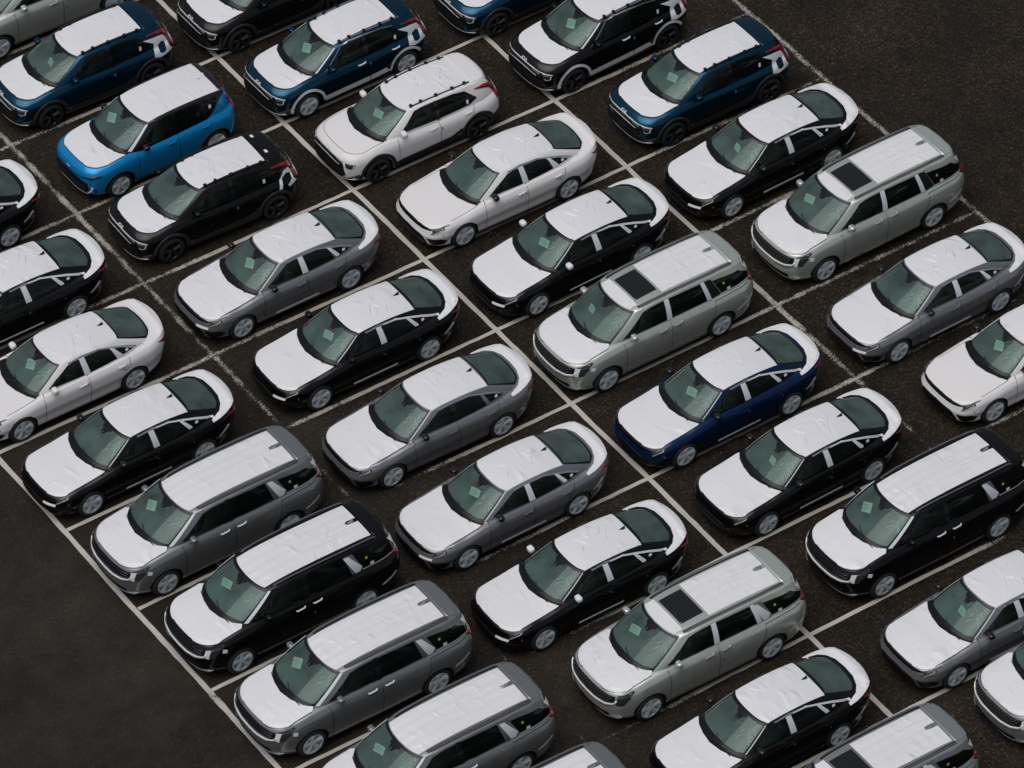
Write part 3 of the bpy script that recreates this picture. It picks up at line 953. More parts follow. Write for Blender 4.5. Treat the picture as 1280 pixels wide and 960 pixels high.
def base_items(d, kind):
    b = Body(d)
    b.build_shell()
    it = []
    dark_roof = kind == 'hatch'
    it.append(Item('body', b.part_mesh('body', 'paint'), painted=True))
    for nm in ('front_door', 'rear_door', 'sliding_door'):
        if nm in b.parts:
            for sd_ in ('left', 'right'):
                it.append(Item(nm, b.part_mesh(nm, 'paint', sd_), painted=True, key=nm + sd_))
    for nm in ('front_door_window', 'rear_door_window', 'sliding_door_window', 'quarter_window'):
        if nm in b.parts:
            gm = 'glass_side' if nm == 'front_door_window' or (kind == 'sedan' and nm != 'quarter_window') else 'glass_dark'
            for sd_ in ('left', 'right'):
                door = nm.replace('_window', '')
                it.append(Item(nm if nm == 'quarter_window' else 'window', b.part_mesh(nm, gm, sd_, -.004), parent=None if nm == 'quarter_window' else door + sd_))
    it.append(Item('windscreen_frame', b.part_mesh('windscreen_frame', 'frit', off=.001)))
    it.append(Item('windscreen', b.part_mesh('windscreen', 'glass', off=-.002)))
    it.append(Item('rear_window_frame', b.part_mesh('rear_window_frame', 'frit', off=.001)))
    it.append(Item('rear_window', b.part_mesh('rear_window', 'glass_rear' if kind == 'sedan' else 'glass_dark', off=-.002)))
    it += interior(b, d, kind)
    # underbody
    o = sym([(x * .96, y * .93) for x, y in b.out[::8]] + [(b.out[-1][0] * .96, 0)])
    n = len(o)
    zz = [float(b.zbf(x)) + .015 for x, y in o]
    it.append(Item('underbody', mesh_from('underbody', [(x, y, z) for (x, y), z in zip(o, zz)], [tuple(range(n))[::-1]], 'well', False)))
    # wheel wells
    for cx, r in d['arches']:
        for s in (1, -1):
            V, F = [], []
            A = np.linspace(-.18, math.pi + .18, 24)
            for a in A:
                x, z = cx + (r + .004) * math.cos(a), d['wr'] + (r + .004) * math.sin(a) - .01
                h, _ = b.cast('side', x, max(z, .22))
                y = (h.y - .006) if h is not None else d['track'] + .1
                V += [(x, s * min(y, b.W - .004), z), (x, s * .50, z)]
            m_ = len(A)
            F = [(2 * i, 2 * i + 1, 2 * i + 3, 2 * i + 2) for i in range(m_ - 1)]
            F.append(tuple(2 * i + 1 for i in range(m_)))
            it.append(Item('wheel_well', mesh_from('wheel_well', V, F, 'well')))
    # hood film, cowl and roof film
    S = np.linspace(0, b.Lu * .5, 160)
    rx, ry = b.low_xy(S, np.full_like(S, d.get('hood_v', 1.0)))
    gap = d['hood_gap']
    half = []
    for x, y in zip(rx, ry):
        if x > d['hood_rear'][0][0] + .03:
            half.append((x - gap - (.015 if y < .4 else 0), min(y * .955, d['hood_side'])))
    half = half[::3] + d['hood_rear']
    b.hood_half = half
    fp = b.patch('top', [sym(half)], .019, .04)
    it.append(Item('hood_film', mesh_from('hood_film', *fp, 'film', True), opt='hood_film'))
    it.append(Item('hood', mesh_from('hood', *b.patch('top', [sym([(x + .012, y * 1.012) for x, y in half[:-4]] + half[-4:])], .002, .045), 'paint'), painted=True))
    # shut line round the hood
    ed = [(x + .012, y * 1.012) for x, y in half[:-4]] + half[-4:-3]
    ln = sym(ed)[:]
    k0 = len(ed)
    full = [(x, -y) for x, y in reversed(ed) if y > .3]
    full2 = [p for p in ed if p[1] > .3]
    if kind in ('crossover', 'hatch'):
        full = [(x, -y) for x, y in reversed(ed) if y > 1e-6] + ed
        full2 = full[:2]
    elif kind == 'sedan':
        full, full2 = [p for p in full if p[0] < 1.75], [p for p in full2 if p[0] < 1.75]
    for ln in (full, full2):
        if len(ln) > 2:
            it.append(Item('hood_shut_line', mesh_from('hood_shut_line', *b.patch('top', [strip(ln, .010)], .003, .05), 'trim_black')))
    g0f = [tuple(p) for p in b.g0 if p[0] > d['hood_rear'][0][0] - .12][::2]
    rear = [(x - .02, y) for x, y in g0f]
    cw = sym([(d['hood_rear'][-1][0] + .0, 0)] + [(x + .004, y) for x, y in d['hood_rear'][::-1][1:]])
    hr = d['hood_rear'][::-1]
    poly = [(x + .03, y) for x, y in hr] + [(x - .02, y) for x, y in reversed(g0f) if y > .01]
    cowl = poly + [(g0f[0][0] - .02, 0)]
    V, F = b.patch('top', [cowl], .016, .035, mirror=True)
    it.append(Item('cowl', mesh_from('cowl', V, F, 'frit')))
    # wipers
    wz = lambda x, y: (b.cast('top', x, y)[0] or Vector((0, 0, 1))).z + .022
    for (p0, p1) in (((hr[1][0] - .07, .55), (hr[1][0] - .17, -.06)), ((hr[1][0] - .02, .02), (hr[1][0] - .10, -.56))):
        P = [(p0[0] + (p1[0] - p0[0]) * t + .05 * math.sin(math.pi * t), p0[1] + (p1[1] - p0[1]) * t) for t in np.linspace(0, 1, 7)]
        it.append(Item('wiper', MB().tube([(x, y, wz(x, y)) for x, y in P], .011, 5).mesh('wiper', 'trim_black')))
    rf = d['roof_film']
    ok = [(x, y) for x, y in b.g1 if x > 0 and y < rf['side']]
    ok = ok[:int(np.argmax([p[1] for p in ok])) + 1]
    front = [(x - rf['front'], y) for x, y in ok[::6]]
    half = front + [(ok[-1][0] - rf['front'] * .6, rf['side']), (rf['rear'], rf['side']), (rf['rear'], 0)]
    b.roof_half = half
    # wheels
    for dark in (False, True):
        wp = make_wheel(d, dark)
        for cx in (d['wb'] / 2, -d['wb'] / 2):
            for s in (1, -1):
                k = 'wheel%s%s%s' % (dark, cx > 0, s)
                o_ = 'dark_wheels' if dark else 'wrapped_wheels'
                q = None if s > 0 else Matrix.Rotation(math.pi, 4, 'Z')
                it.append(Item('wheel', wp[0][1], key=k, opt=o_, loc=(cx, s * d['track'], d['wr']), rot=(0, 0, 0 if s > 0 else math.pi)))
                for nm, me in wp[1:]:
                    it.append(Item(nm, me, parent=k, opt=o_))
    return b, it


def side_items(b, it, name, mat, poly, off=.005, opt=None, parent=None, painted=False, sides=(1, -1), holes=(), sp=.06, ax='side', thick=0.0, label=None):
    """a patch on the left flank (or front/rear half) and its mirror image, each an object of its own"""
    V, F = b.patch(ax, [poly], off, sp, holes, thick=thick)
    if not F:
        print('EMPTY PATCH', name)
        return
    for s in sides:
        V2 = V if s > 0 else [(p[0], -p[1], p[2]) for p in V]
        F2 = F if s > 0 else [f[::-1] for f in F]
        par = None
        if parent:
            par = parent + ('left' if s > 0 else 'right')
        it.append(Item(name, mesh_from(name, V2, F2, mat), parent=par, opt=opt, painted=painted, label=label))


def full_patch(b, it, name, mat, poly, ax, off=.005, opt=None, sp=.06, thick=0.0, painted=False, holes=(), label=None):
    V, F = b.patch(ax, [poly], off, sp, holes, thick=thick)
    it.append(Item(name, mesh_from(name, V, F, mat), opt=opt, painted=painted, label=label))


def ysym(half):
    """(y,z) half polygon given from centre top to centre bottom -> full"""
    return half + [(-y, z) for y, z in reversed(half) if abs(y) > 1e-6]


def handle(b, it, x, z, parent, L=.20, mats=(('paint', None),)):
    h, nn = b.cast('side', x, z)
    for mat, opt in mats:
        for s in (1, -1):
            t = MB()
            y = h.y + .025
            t.tube([(x + L / 2, s * (y - .03), z - .012), (x + L * .36, s * y, z - .006), (x - L * .36, s * y, z + .006), (x - L / 2, s * (y - .03), z + .01)], .017, 6)
            it.append(Item('handle', t.mesh('handle', mat), parent=parent + ('left' if s > 0 else 'right'), opt=opt, painted=mat == 'paint'))
            if False:
                pass


def door_mirror(b, it, x, z, y0):
    for s in (1, -1):
        key = 'mirror%d' % s
        me = MB()
        bm = bmesh.new()
        bmesh.ops.create_uvsphere(bm, u_segments=16, v_segments=10, radius=1)
        V = []
        for q in bm.verts:
            c = q.co
            sx = math.copysign(abs(c.x) ** .6, c.x) * (.085 if c.x > 0 else .05)
            V.append((x + sx, s * (y0 + .12 + math.copysign(abs(c.y) ** .5, c.y) * .09), z + math.copysign(abs(c.z) ** .55, c.z) * .06))
        bm.verts.index_update()
        F = [[v_.index for v_ in f.verts] if s > 0 else [v_.index for v_ in f.verts][::-1] for f in bm.faces]
        bm.free()
        me.add(V, F)
        for mat, opt in (('paint', 'mirror_paint'), ('gloss_black', 'mirror_black'), ('film_strip', 'mirror_film')):
            it.append(Item('door_mirror', me.mesh('door_mirror', mat, angle=60), key=key + opt, opt=opt, painted=mat == 'paint'))
            arm = MB().tube([(x, s * (y0 - .04), z - .06), (x, s * (y0 + .06), z - .05)], [.05, .04], 6)
            arm.rbox((x, s * (y0 + .02), z - .062), (.10, .14, .03), .01, 1)
            it.append(Item('mirror_arm', arm.mesh('mirror_arm', 'trim_black'), parent=key + opt, opt=opt))


def fin(it, b, x, mat='trim_black'):
    z = b.cast('top', x, 0)[0].z
    V = [(x + .11, 0, z + .004), (x, .032, z), (x - .07, .028, z), (x, -.032, z), (x - .07, -.028, z), (x - .075, 0, z + .075), (x - .02, 0, z + .055)]
    F = [(0, 1, 6), (1, 2, 5, 6), (0, 6, 3), (3, 6, 5, 4), (2, 4, 5)]
    if mat == 'rail_grey':
        V = [(a * 1.0 + 0, c_ * 1.5, e) for a, c_, e in V]
        V = [(a, c_, z + (e - z) * .6) for a, c_, e in V]
    return mesh_from('antenna_fin', V, F, mat, False)


def folds(b, it, name_opt, lines, mat='film', w=.03, h=.014, off=.006):
    V, F = [], []
    for ln in lines:
        P = densify(ln, .06, False)
        n_ = len(P)
        o = len(V)
        A = np.array(P)
        for i in range(n_):
            d_ = A[min(i + 1, n_ - 1)] - A[max(i - 1, 0)]
            d_ = d_ / (np.linalg.norm(d_) + 1e-9)
            q = np.array([-d_[1], d_[0]])
            e = math.sin(math.pi * (i + .15) / (n_ - .7))
            ww = w * (.35 + .65 * e)
            for k_, (sd_, hh_) in enumerate(((-ww, -.004), (-ww * .12, h * e), (ww * .5, h * .35 * e), (ww, -.004))):
                p = A[i] + q * sd_
                hit, nn = b.cast('top', p[0], p[1])
                hit = hit if hit is not None else Vector((p[0], p[1], 1))
                V.append((hit.x, hit.y, hit.z + off + hh_))
        F += [(o + 4 * i + k_, o + 4 * i + 4 + k_, o + 4 * i + 5 + k_, o + 4 * i + 1 + k_) for i in range(n_ - 1) for k_ in range(3)]
    it.append(Item('film_fold', mesh_from('film_fold', V, F, mat, True, 60), opt=name_opt))


def roof_folds(b, it, opt_prefix, x0, x1, w, n, seed, mat='film', cross=True, xr=None):
    rnd = random.Random(seed)
    for k in range(n):
        L = []
        for j in range(rnd.randint(3, 5)):
            x, y = rnd.uniform(x0 + .2, x1 - .1), rnd.uniform(-w * .6, w * .6)
            a = rnd.uniform(.8, 1.25) * rnd.choice((1, 1, -1)) if cross else rnd.uniform(-.06, .06)
            ln = rnd.uniform(.18, .45) * (1 if cross else 2.2)
            pts = []
            for t in np.linspace(-.5, .5, 5):
                px, py = x + math.cos(a) * ln * t + rnd.uniform(-.015, .015), y + math.sin(a) * ln * t + rnd.uniform(-.015, .015)
                pts.append((min(max(px, x0), x1), min(max(py, -w), w)))
            L.append(pts)
        folds(b, it, '%s%d' % (opt_prefix, k), L, mat, w=rnd.uniform(.02, .032), h=rnd.uniform(.010, .018))


def gap_lines(b, it, lines, w=.011):
    for k, ln in enumerate(lines):
        side_items(b, it, 'door_gap', 'trim_black', strip(densify(ln, .12, False), w), .003)


def spot(b, it, name, mat, x, z, w, h, parent=None, opt=None, rot=0.0, sides=(1, -1)):
    c, s_ = math.cos(rot), math.sin(rot)
    poly = [(x + a * c - e * s_, z + a * s_ + e * c) for a, e in ((-w / 2, -h / 2), (w / 2, -h / 2), (w / 2, h / 2), (-w / 2, h / 2))]
    side_items(b, it, name, mat, poly, .008, opt, parent, sides=sides, sp=.03)


# ------------------------------------------------------------------ sedan
def build_sedan():
    b, it = base_items(SEDAN, 'sedan')
    full_patch(b, it, 'roof_film', 'film', sym(b.roof_half), 'top', .006, 'roof_film')
    roof_folds(b, it, 'fold', -1.15, .05, .48, 4, 5)
    S = np.linspace(b.Lu * .5, b.Lu, 140)
    ex, ey = b.low_xy(S, np.full_like(S, .985))
    edge = [(x, y) for x, y in zip(ex, ey) if x < -1.72][::4] + [(ex[-1], 0)]
    tr = sym([(-2.20, 0), (-2.18, .3), (-2.10, .52), (-1.98, .66), (-1.80, .735), (-1.72, .765)] + edge)
    V, F = b.patch('top', [tr], .011, .04, bumpfn=lambda x, y: .035 * math.exp(-((x + 2.36 - .12 * y * y) / .07) ** 2) * (1 if abs(y) < .6 else .6))
    it.append(Item('trunk_film', mesh_from('trunk_film', V, F, 'film'), opt='trunk_film'))
    tl = sym([(-2.19, 0), (-2.17, .3), (-2.09, .53), (-1.98, .67)] + [p for p in edge if p[0] < -2.02])
    V, F = b.patch('top', [tl], .003, .04, bumpfn=lambda x, y: .035 * math.exp(-((x + 2.36 - .12 * y * y) / .07) ** 2) * (1 if abs(y) < .6 else .6))
    it.append(Item('trunk_lid', mesh_from('trunk_lid', V, F, 'paint'), painted=True))
    it.append(Item('antenna_fin', fin(it, b, -1.13)))
    gap_lines(b, it, [[(.84, .26), (.84, .86), (.80, .95)], [(-.30, .22), (-.30, .96)], [(-.99, .30), (-1.03, .46), (-1.31, .82), (-1.36, .96)], [(.82, .245), (-.98, .245)]])
    full_patch(b, it, 'grille', 'mesh_grille', ysym([(0, .70), (.5, .695), (.66, .69), (.66, .665), (.45, .645), (0, .64)]), 'front', .006, thick=.01)
    full_patch(b, it, 'air_intake', 'mesh_grille', ysym([(0, .53), (.44, .515), (.52, .48), (.60, .32), (.56, .24), (0, .23)]), 'front', .010, thick=.01)
    full_patch(b, it, 'front_lip', 'trim_black', ysym([(0, .255), (.7, .255), (.72, .215), (0, .205)]), 'front', .02, thick=.03)
    side_items(b, it, 'corner_intake', 'mesh_grille', [(.615, .475), (.84, .485), (.865, .41), (.835, .315), (.74, .29), (.67, .33)], .014, ax='front', thick=.008)
    side_items(b, it, 'headlight', 'lamp_lens', [(.60, .685), (.80, .735), (.835, .70), (.72, .585), (.67, .59), (.735, .665)], .008, ax='front', sp=.03, thick=.008)
    side_items(b, it, 'running_light', 'satin_silver', strip([(.80, .715), (.815, .695), (.705, .592)], .012), .013, ax='front', sp=.03)
    side_items(b, it, 'headlight_tip', 'lamp_lens', strip([(2.16, .69), (2.0, .765), (1.78, .81)], [.05, .035, .012]), .012, sp=.04, ax='top')
    side_items(b, it, 'side_marker', 'amber', [(1.955, .545), (1.975, .59), (1.992, .59), (1.972, .535)], .006, sp=.03)
    side_items(b, it, 'tail_light', 'red_lens', [(-2.10, .985), (-2.5, .955), (-2.5, .87), (-2.30, .87), (-2.22, .93)], .006, sp=.04, thick=.01)
    full_patch(b, it, 'tail_light_bar', 'red_lens', ysym([(0, .955), (.66, .955), (.66, .885), (0, .90)]), 'rear', .006, thick=.01)
    full_patch(b, it, 'rear_diffuser', 'trim_black', ysym([(0, .46), (.55, .46), (.70, .36), (0, .34)]), 'rear', .006)
    side_items(b, it, 'bumper_vent', 'trim_black', [(-2.27, .70), (-2.33, .70), (-2.37, .50), (-2.33, .48)], .005, sp=.04)
    handle(b, it, -.13, .835, 'front_door')
    handle(b, it, -1.13, .865, 'rear_door')
    door_mirror(b, it, .56, 1.03, .765)
    u0 = b.uA
    P, T, M = triangulate([[(u0 - .004, .03), (u0 + .016, .03), (u0 + .012, .52), (u0 - .008, .52)]], .04)
    Q = b.green(P)
    for s in (1, -1):
        Vq = [(p[0] + .004, s * (p[1] + .004), p[2] + .004) for p in Q]
        it.append(Item('pillar_line', mesh_from('pillar_line', Vq, [t if s > 0 else t[::-1] for t in T], 'film_strip'), opt='a_line'))
    side_items(b, it, 'window_trim', 'chrome', strip([(.06, 1.345), (-.30, 1.367), (-.72, 1.355), (-1.04, 1.27), (-1.35, 1.175), (-1.62, 1.06)], .028), .007, sp=.05)
    side_items(b, it, 'window_trim_film', 'film_strip', strip([(-.40, 1.36), (-.72, 1.352), (-1.04, 1.268), (-1.35, 1.172), (-1.65, 1.06), (-1.80, 1.025)], [.02, .03, .035, .04, .05, .03]), .010, opt='window_trim_film', sp=.05)
    side_items(b, it, 'pillar_film', 'film_strip', [(-.205, 1.35), (-.335, 1.35), (-.395, .975), (-.245, .975)], .010, 'pillar_film')
    side_items(b, it, 'quarter_film', 'film_strip', [(-.96, 1.285), (-1.06, 1.25), (-1.23, 1.06), (-1.24, 1.02), (-1.15, 1.02)], .010, 'pillar_film')
    side_items(b, it, 'pillar_trim', 'gloss_black', [(-.21, 1.345), (-.335, 1.345), (-.365, .975), (-.265, .975)], .006)
    side_items(b, it, 'sill_film', 'film_strip', [(.56, .30), (.56, .345), (-.58, .36), (-.58, .315)], .008, 'sill_film')
    side_items(b, it, 'bumper_film', 'film_strip', [(-1.79, .60), (-1.83, .56), (-2.11, .735), (-2.07, .785)], .008, 'bumper_film')
    side_items(b, it, 'lamp_film', 'film_strip', [(-2.33, .93), (-2.40, .95), (-2.47, .70), (-2.42, .70)], .014, 'lamp_film', sp=.03)
    full_patch(b, it, 'bumper_tape', 'white_tape', [(.40, .545), (.70, .575), (.70, .525), (.40, .495)], 'front', .012, 'bumper_tape', .05)
    for x, z, pr in ((-.25, .79, 'front_door'), (-1.16, .77, 'rear_door')):
        spot(b, it, 'tape_dot', 'blue_tape', x, z, .028, .04, parent=pr)
    spot(b, it, 'window_sticker', 'white_tape', -1.37, 1.09, .075, .05)
    return b, it


# ------------------------------------------------------------------ minivan
def build_minivan():
    b, it = base_items(MINIVAN, 'minivan')
    notch = [(-1.70, -.035), (-1.78, -.055), (-2.1, -.055), (-2.1, .055), (-1.78, .055), (-1.70, .035)]
    rh = sym(b.roof_half)
    full_patch(b, it, 'roof_film', 'film_ribbed', rh, 'top', .006, 'plain_roof', holes=[notch], sp=.06)
    roof_folds(b, it, 'fold', -1.9, -.35, .48, 4, 8, 'film_ribbed', False)
    sun = [(.42, .405), (.42, -.405), (-.14, -.405), (-.14, .405)]
    front = b.roof_half[:-3]
    full_patch(b, it, 'roof_film', 'film', sym(front + [(front[-1][0] - .05, .52), (.47, .52), (.47, 0)]), 'top', .006, 'sunroof', .05)
    full_patch(b, it, 'roof_film', 'film_ribbed', sym([(-.19, 0), (-.19, .535), (-1.98, .535), (-1.98, 0)]), 'top', .006, 'sunroof', holes=[notch])
    full_patch(b, it, 'sunroof', 'gloss_black', sun, 'top', .008, 'sunroof', .06, thick=.01)
    full_patch(b, it, 'roof_spoiler', 'paint', sym([(-2.02, 0), (-2.02, .58), (-2.22, .60), (-2.36, .50), (-2.43, .25), (-2.45, 0)]), 'top', .015, painted=True, thick=.03)
    it.append(Item('antenna_fin', fin(it, b, -1.82, 'rail_grey'), painted=False))
    for s in (1, -1):
        key = 'rail%d' % s
        P = [(.50, .612), (.42, .62), (.1, .632), (-.6, .645), (-1.4, .645), (-1.95, .625), (-2.03, .618)]
        for mat, opt in (('rail_grey', 'dark_rails'),):
            zz = [.0, .03, .04, .04, .04, .03, 0.0]
            t = MB().tube([(x, s * y, float(b.Zroof(x, y)) + dz) for (x, y), dz in zip(P, zz)], .015, 6)
            it.append(Item('roof_rail', t.mesh('roof_rail', mat), opt=opt))
        V, F = b.patch('top', [strip([(x, y * s - .035 * s) for x, y in P], .045)], .004, .06)
        it.append(Item('roof_channel_shade', mesh_from('roof_channel_shade', V, F, 'trim_black')))  # black strip painted in as the shade beside the rail
    gap_lines(b, it, [[(1.05, .26), (1.05, .9), (1.08, 1.10)], [(-.18, .24), (-.18, 1.13)], [(-1.12, .30), (-1.14, .46), (-1.33, .80), (-1.40, 1.13)], [(1.05, .26), (-1.1, .26)], [(-1.38, 1.09), (-2.35, 1.12)]])
    # front end
    g = [(0, .905), (.55, .90), (.72, .89), (.74, .76), (.60, .70), (.3, .672), (0, .665)]
    full_patch(b, it, 'grille', 'mesh_grille', ysym(g), 'front', .006, thick=.012)
    # raised diamond mesh on the grille
    V, F = [], []
    for r_ in range(5):
        for c_ in range(-10, 11):
            y, z = (c_ + .5 * (r_ % 2)) * .068, .705 + r_ * .043
            if abs(y) > .66 - .3 * max(0, .70 - z) / .07 * .3:
                continue
            v_, f_ = b.patch('front', [[(y - .024, z), (y, z - .013), (y + .024, z), (y, z + .013)]], .018, .05)
            o = len(V)
            V += v_
            F += [tuple(i + o for i in q) for q in f_]
    it.append(Item('grille_mesh', mesh_from('grille_mesh', V, F, 'rail_grey'), opt='sunroof'))
    for k, z in enumerate((.735, .79, .845)):
        full_patch(b, it, 'grille_bar', 'gloss_black', ysym([(0, z + .012), (.70, z + .01), (.70, z - .008), (0, z - .010)]), 'front', .02, thick=.01, opt='plain_roof', sp=.08)
    full_patch(b, it, 'grille_surround', 'satin_silver', strip([(-.76, .80), (-.72, .725), (-.58, .675), (-.3, .645), (0, .638), (.3, .645), (.58, .675), (.72, .725), (.76, .80)], [.02, .045, .055, .055, .055, .055, .055, .045, .02]), 'front', .030, thick=.03, sp=.05)
    side_items(b, it, 'headlight', 'lamp_lens', [(.765, .89), (.885, .91), (.90, .84), (.87, .70), (.79, .69), (.765, .74)], .008, ax='front', sp=.03, thick=.01)
    side_items(b, it, 'headlight_tip', 'lamp_lens', [(2.24, .92), (1.92, .985), (1.90, .965), (2.0, .90), (2.24, .84)], .006, sp=.04)
    side_items(b, it, 'headlight_film', 'film_strip', [(.735, .895), (.81, .905), (.815, .70), (.745, .72)], .022, ax='front', sp=.04, opt='lamp_tape')
    spot(b, it, 'fender_tape', 'film_strip', 1.93, .83, .10, .09, rot=.3, opt='fender_tape')
    full_patch(b, it, 'air_intake', 'mesh_grille', ysym([(0, .42), (.62, .44), (.66, .36), (.60, .31), (0, .30)]), 'front', .006, thick=.01)
    full_patch(b, it, 'skid_strip', 'satin_silver', strip([(-.83, .36), (-.74, .30), (-.55, .275), (0, .265), (.55, .275), (.74, .30), (.83, .36)], [.03, .05, .035, .03, .035, .05, .03]), 'front', .016, thick=.012, sp=.05)
    side_items(b, it, 'bumper_tip_film', 'film_strip', [(.60, .33), (.80, .40), (.83, .36), (.74, .275), (.60, .265)], .024, ax='front', sp=.05)
    side_items(b, it, 'side_sill', 'trim_black', [(1.12, .18), (1.12, .24), (-1.12, .24), (-1.12, .18)], .006)
    for cx in (1.545, -1.545):
        side_items(b, it, 'arch_lip', 'trim_black', strip([(cx + .40 * math.cos(a), .335 + .40 * math.sin(a)) for a in np.linspace(.1, math.pi - .1, 15)], .022), .004)
    # rear end
    side_items(b, it, 'tail_light', 'red_lens', [(-2.36, 1.20), (-2.64, 1.20), (-2.64, .98), (-2.53, .98), (-2.48, 1.08), (-2.38, 1.13)], .008, sp=.04, thick=.012)
    full_patch(b, it, 'tail_light_bar', 'red_lens', ysym([(0, 1.14), (.7, 1.14), (.7, 1.07), (0, 1.07)]), 'rear', .006, thick=.01)
    side_items(b, it, 'bumper_film', 'film_strip', [(-1.95, .60), (-1.99, .555), (-2.36, .72), (-2.34, .775)], .008, 'bumper_film')
    side_items(b, it, 'lamp_film', 'film_strip', [(-2.55, .97), (-2.59, .97), (-2.60, .76), (-2.56, .76)], .012, 'bumper_film', sp=.03)
    full_patch(b, it, 'rear_diffuser', 'trim_black', ysym([(0, .46), (.6, .46), (.75, .36), (0, .34)]), 'rear', .006)
    # side trim
    side_items(b, it, 'quarter_panel_trim', 'rail_grey', [(-1.15, 1.635), (-1.37, 1.62), (-1.58, 1.19), (-1.29, 1.155)], .007, opt='trim_silver')
    side_items(b, it, 'quarter_panel_trim', 'trim_black', [(-1.15, 1.635), (-1.37, 1.62), (-1.58, 1.19), (-1.29, 1.155)], .007, opt='trim_dark')
    side_items(b, it, 'quarter_film', 'film_strip', [(-1.14, 1.61), (-1.27, 1.60), (-1.55, 1.27), (-1.49, 1.165), (-1.37, 1.165)], .012, 'quarter_film', sp=.05)
    side_items(b, it, 'pillar_film', 'film_strip', [(-.10, 1.655), (-.22, 1.66), (-.25, 1.15), (-.115, 1.15)], .011, 'pillar_film')
    side_items(b, it, 'pillar_film', 'film_strip', [(-1.08, 1.64), (-1.18, 1.64), (-1.33, 1.155), (-1.21, 1.155)], .011, 'pillar_film')
    side_items(b, it, 'pillar_trim', 'gloss_black', [(-.10, 1.655), (-.21, 1.66), (-.235, 1.15), (-.125, 1.15)], .006)
    side_items(b, it, 'spoiler_film', 'film_strip', [(-2.27, 1.54), (-2.42, 1.34), (-2.47, 1.22), (-2.49, 1.34), (-2.42, 1.49)], .012, sp=.04)
    V, F = [], []
    u0 = b.uA
    tri = [(u0 - .015, .02), (u0 + .07, .02), (u0 + .05, .53), (u0 - .02, .53)]
    P, T, M = triangulate([tri], .05)
    Q = b.green(P)
    for s in (1, -1):
        Vq = [(p[0] + .010, s * (p[1] + .010), p[2] + .010) for p in Q]
        it.append(Item('pillar_cover', mesh_from('pillar_cover', Vq, [t if s > 0 else t[::-1] for t in T], 'film_strip'), opt='a_pillar_film'))
    side_items(b, it, 'window_trim', 'satin_silver', strip([(-1.56, 1.175), (-2.0, 1.185), (-2.44, 1.20)], .028), .009, sp=.06)
    for x, pr in ((.06, 'front_door'), (-.36, 'sliding_door')):
        handle(b, it, x, 1.02, pr, .22, (('film_strip', 'white_handles'), ('paint', 'paint_handles')))
    door_mirror(b, it, .82, 1.21, .825)
    spot(b, it, 'window_sticker', 'yellow_tag', -1.68, 1.41, .05, .05)
    spot(b, it, 'window_sticker', 'white_tape', -1.80, 1.235, .09, .07)
    spot(b, it, 'tape_dot', 'blue_tape', -.26, .78, .04, .06, parent='sliding_door')
    return b, it


# ------------------------------------------------------------------ crossover
def badge(b, it, x, mat='white_ink', s=.043, ax='top'):
    """three joined letters on the nose, read from the front"""
    def st(line, w=.015):
        return strip([(x - vv * s, -uu * s * -1) for uu, vv in line], w)
    k, i, a = -1.45, 0.0, 1.35
    polys = [st([(k - .6, -.6), (k - .6, .6)]), st([(k + .55, .6), (k - .5, 0), (k + .55, -.6)]), st([(i - .25, -.6), (i - .25, .6)]), st([(a - 1.0, -.6), (a - .1, .6)]), st([(a - .15, .6), (a + .75, -.6)])]
    polys = [[(px, py) for px, py in p] for p in polys]
    V, F = [], []
    for p in polys:
        v_, f_ = b.patch(ax, [p], .008, .05)
        o = len(V)
        V += v_
        F += [tuple(q + o for q in t) for t in f_]
    it.append(Item('badge', mesh_from('badge', V, F, mat)))


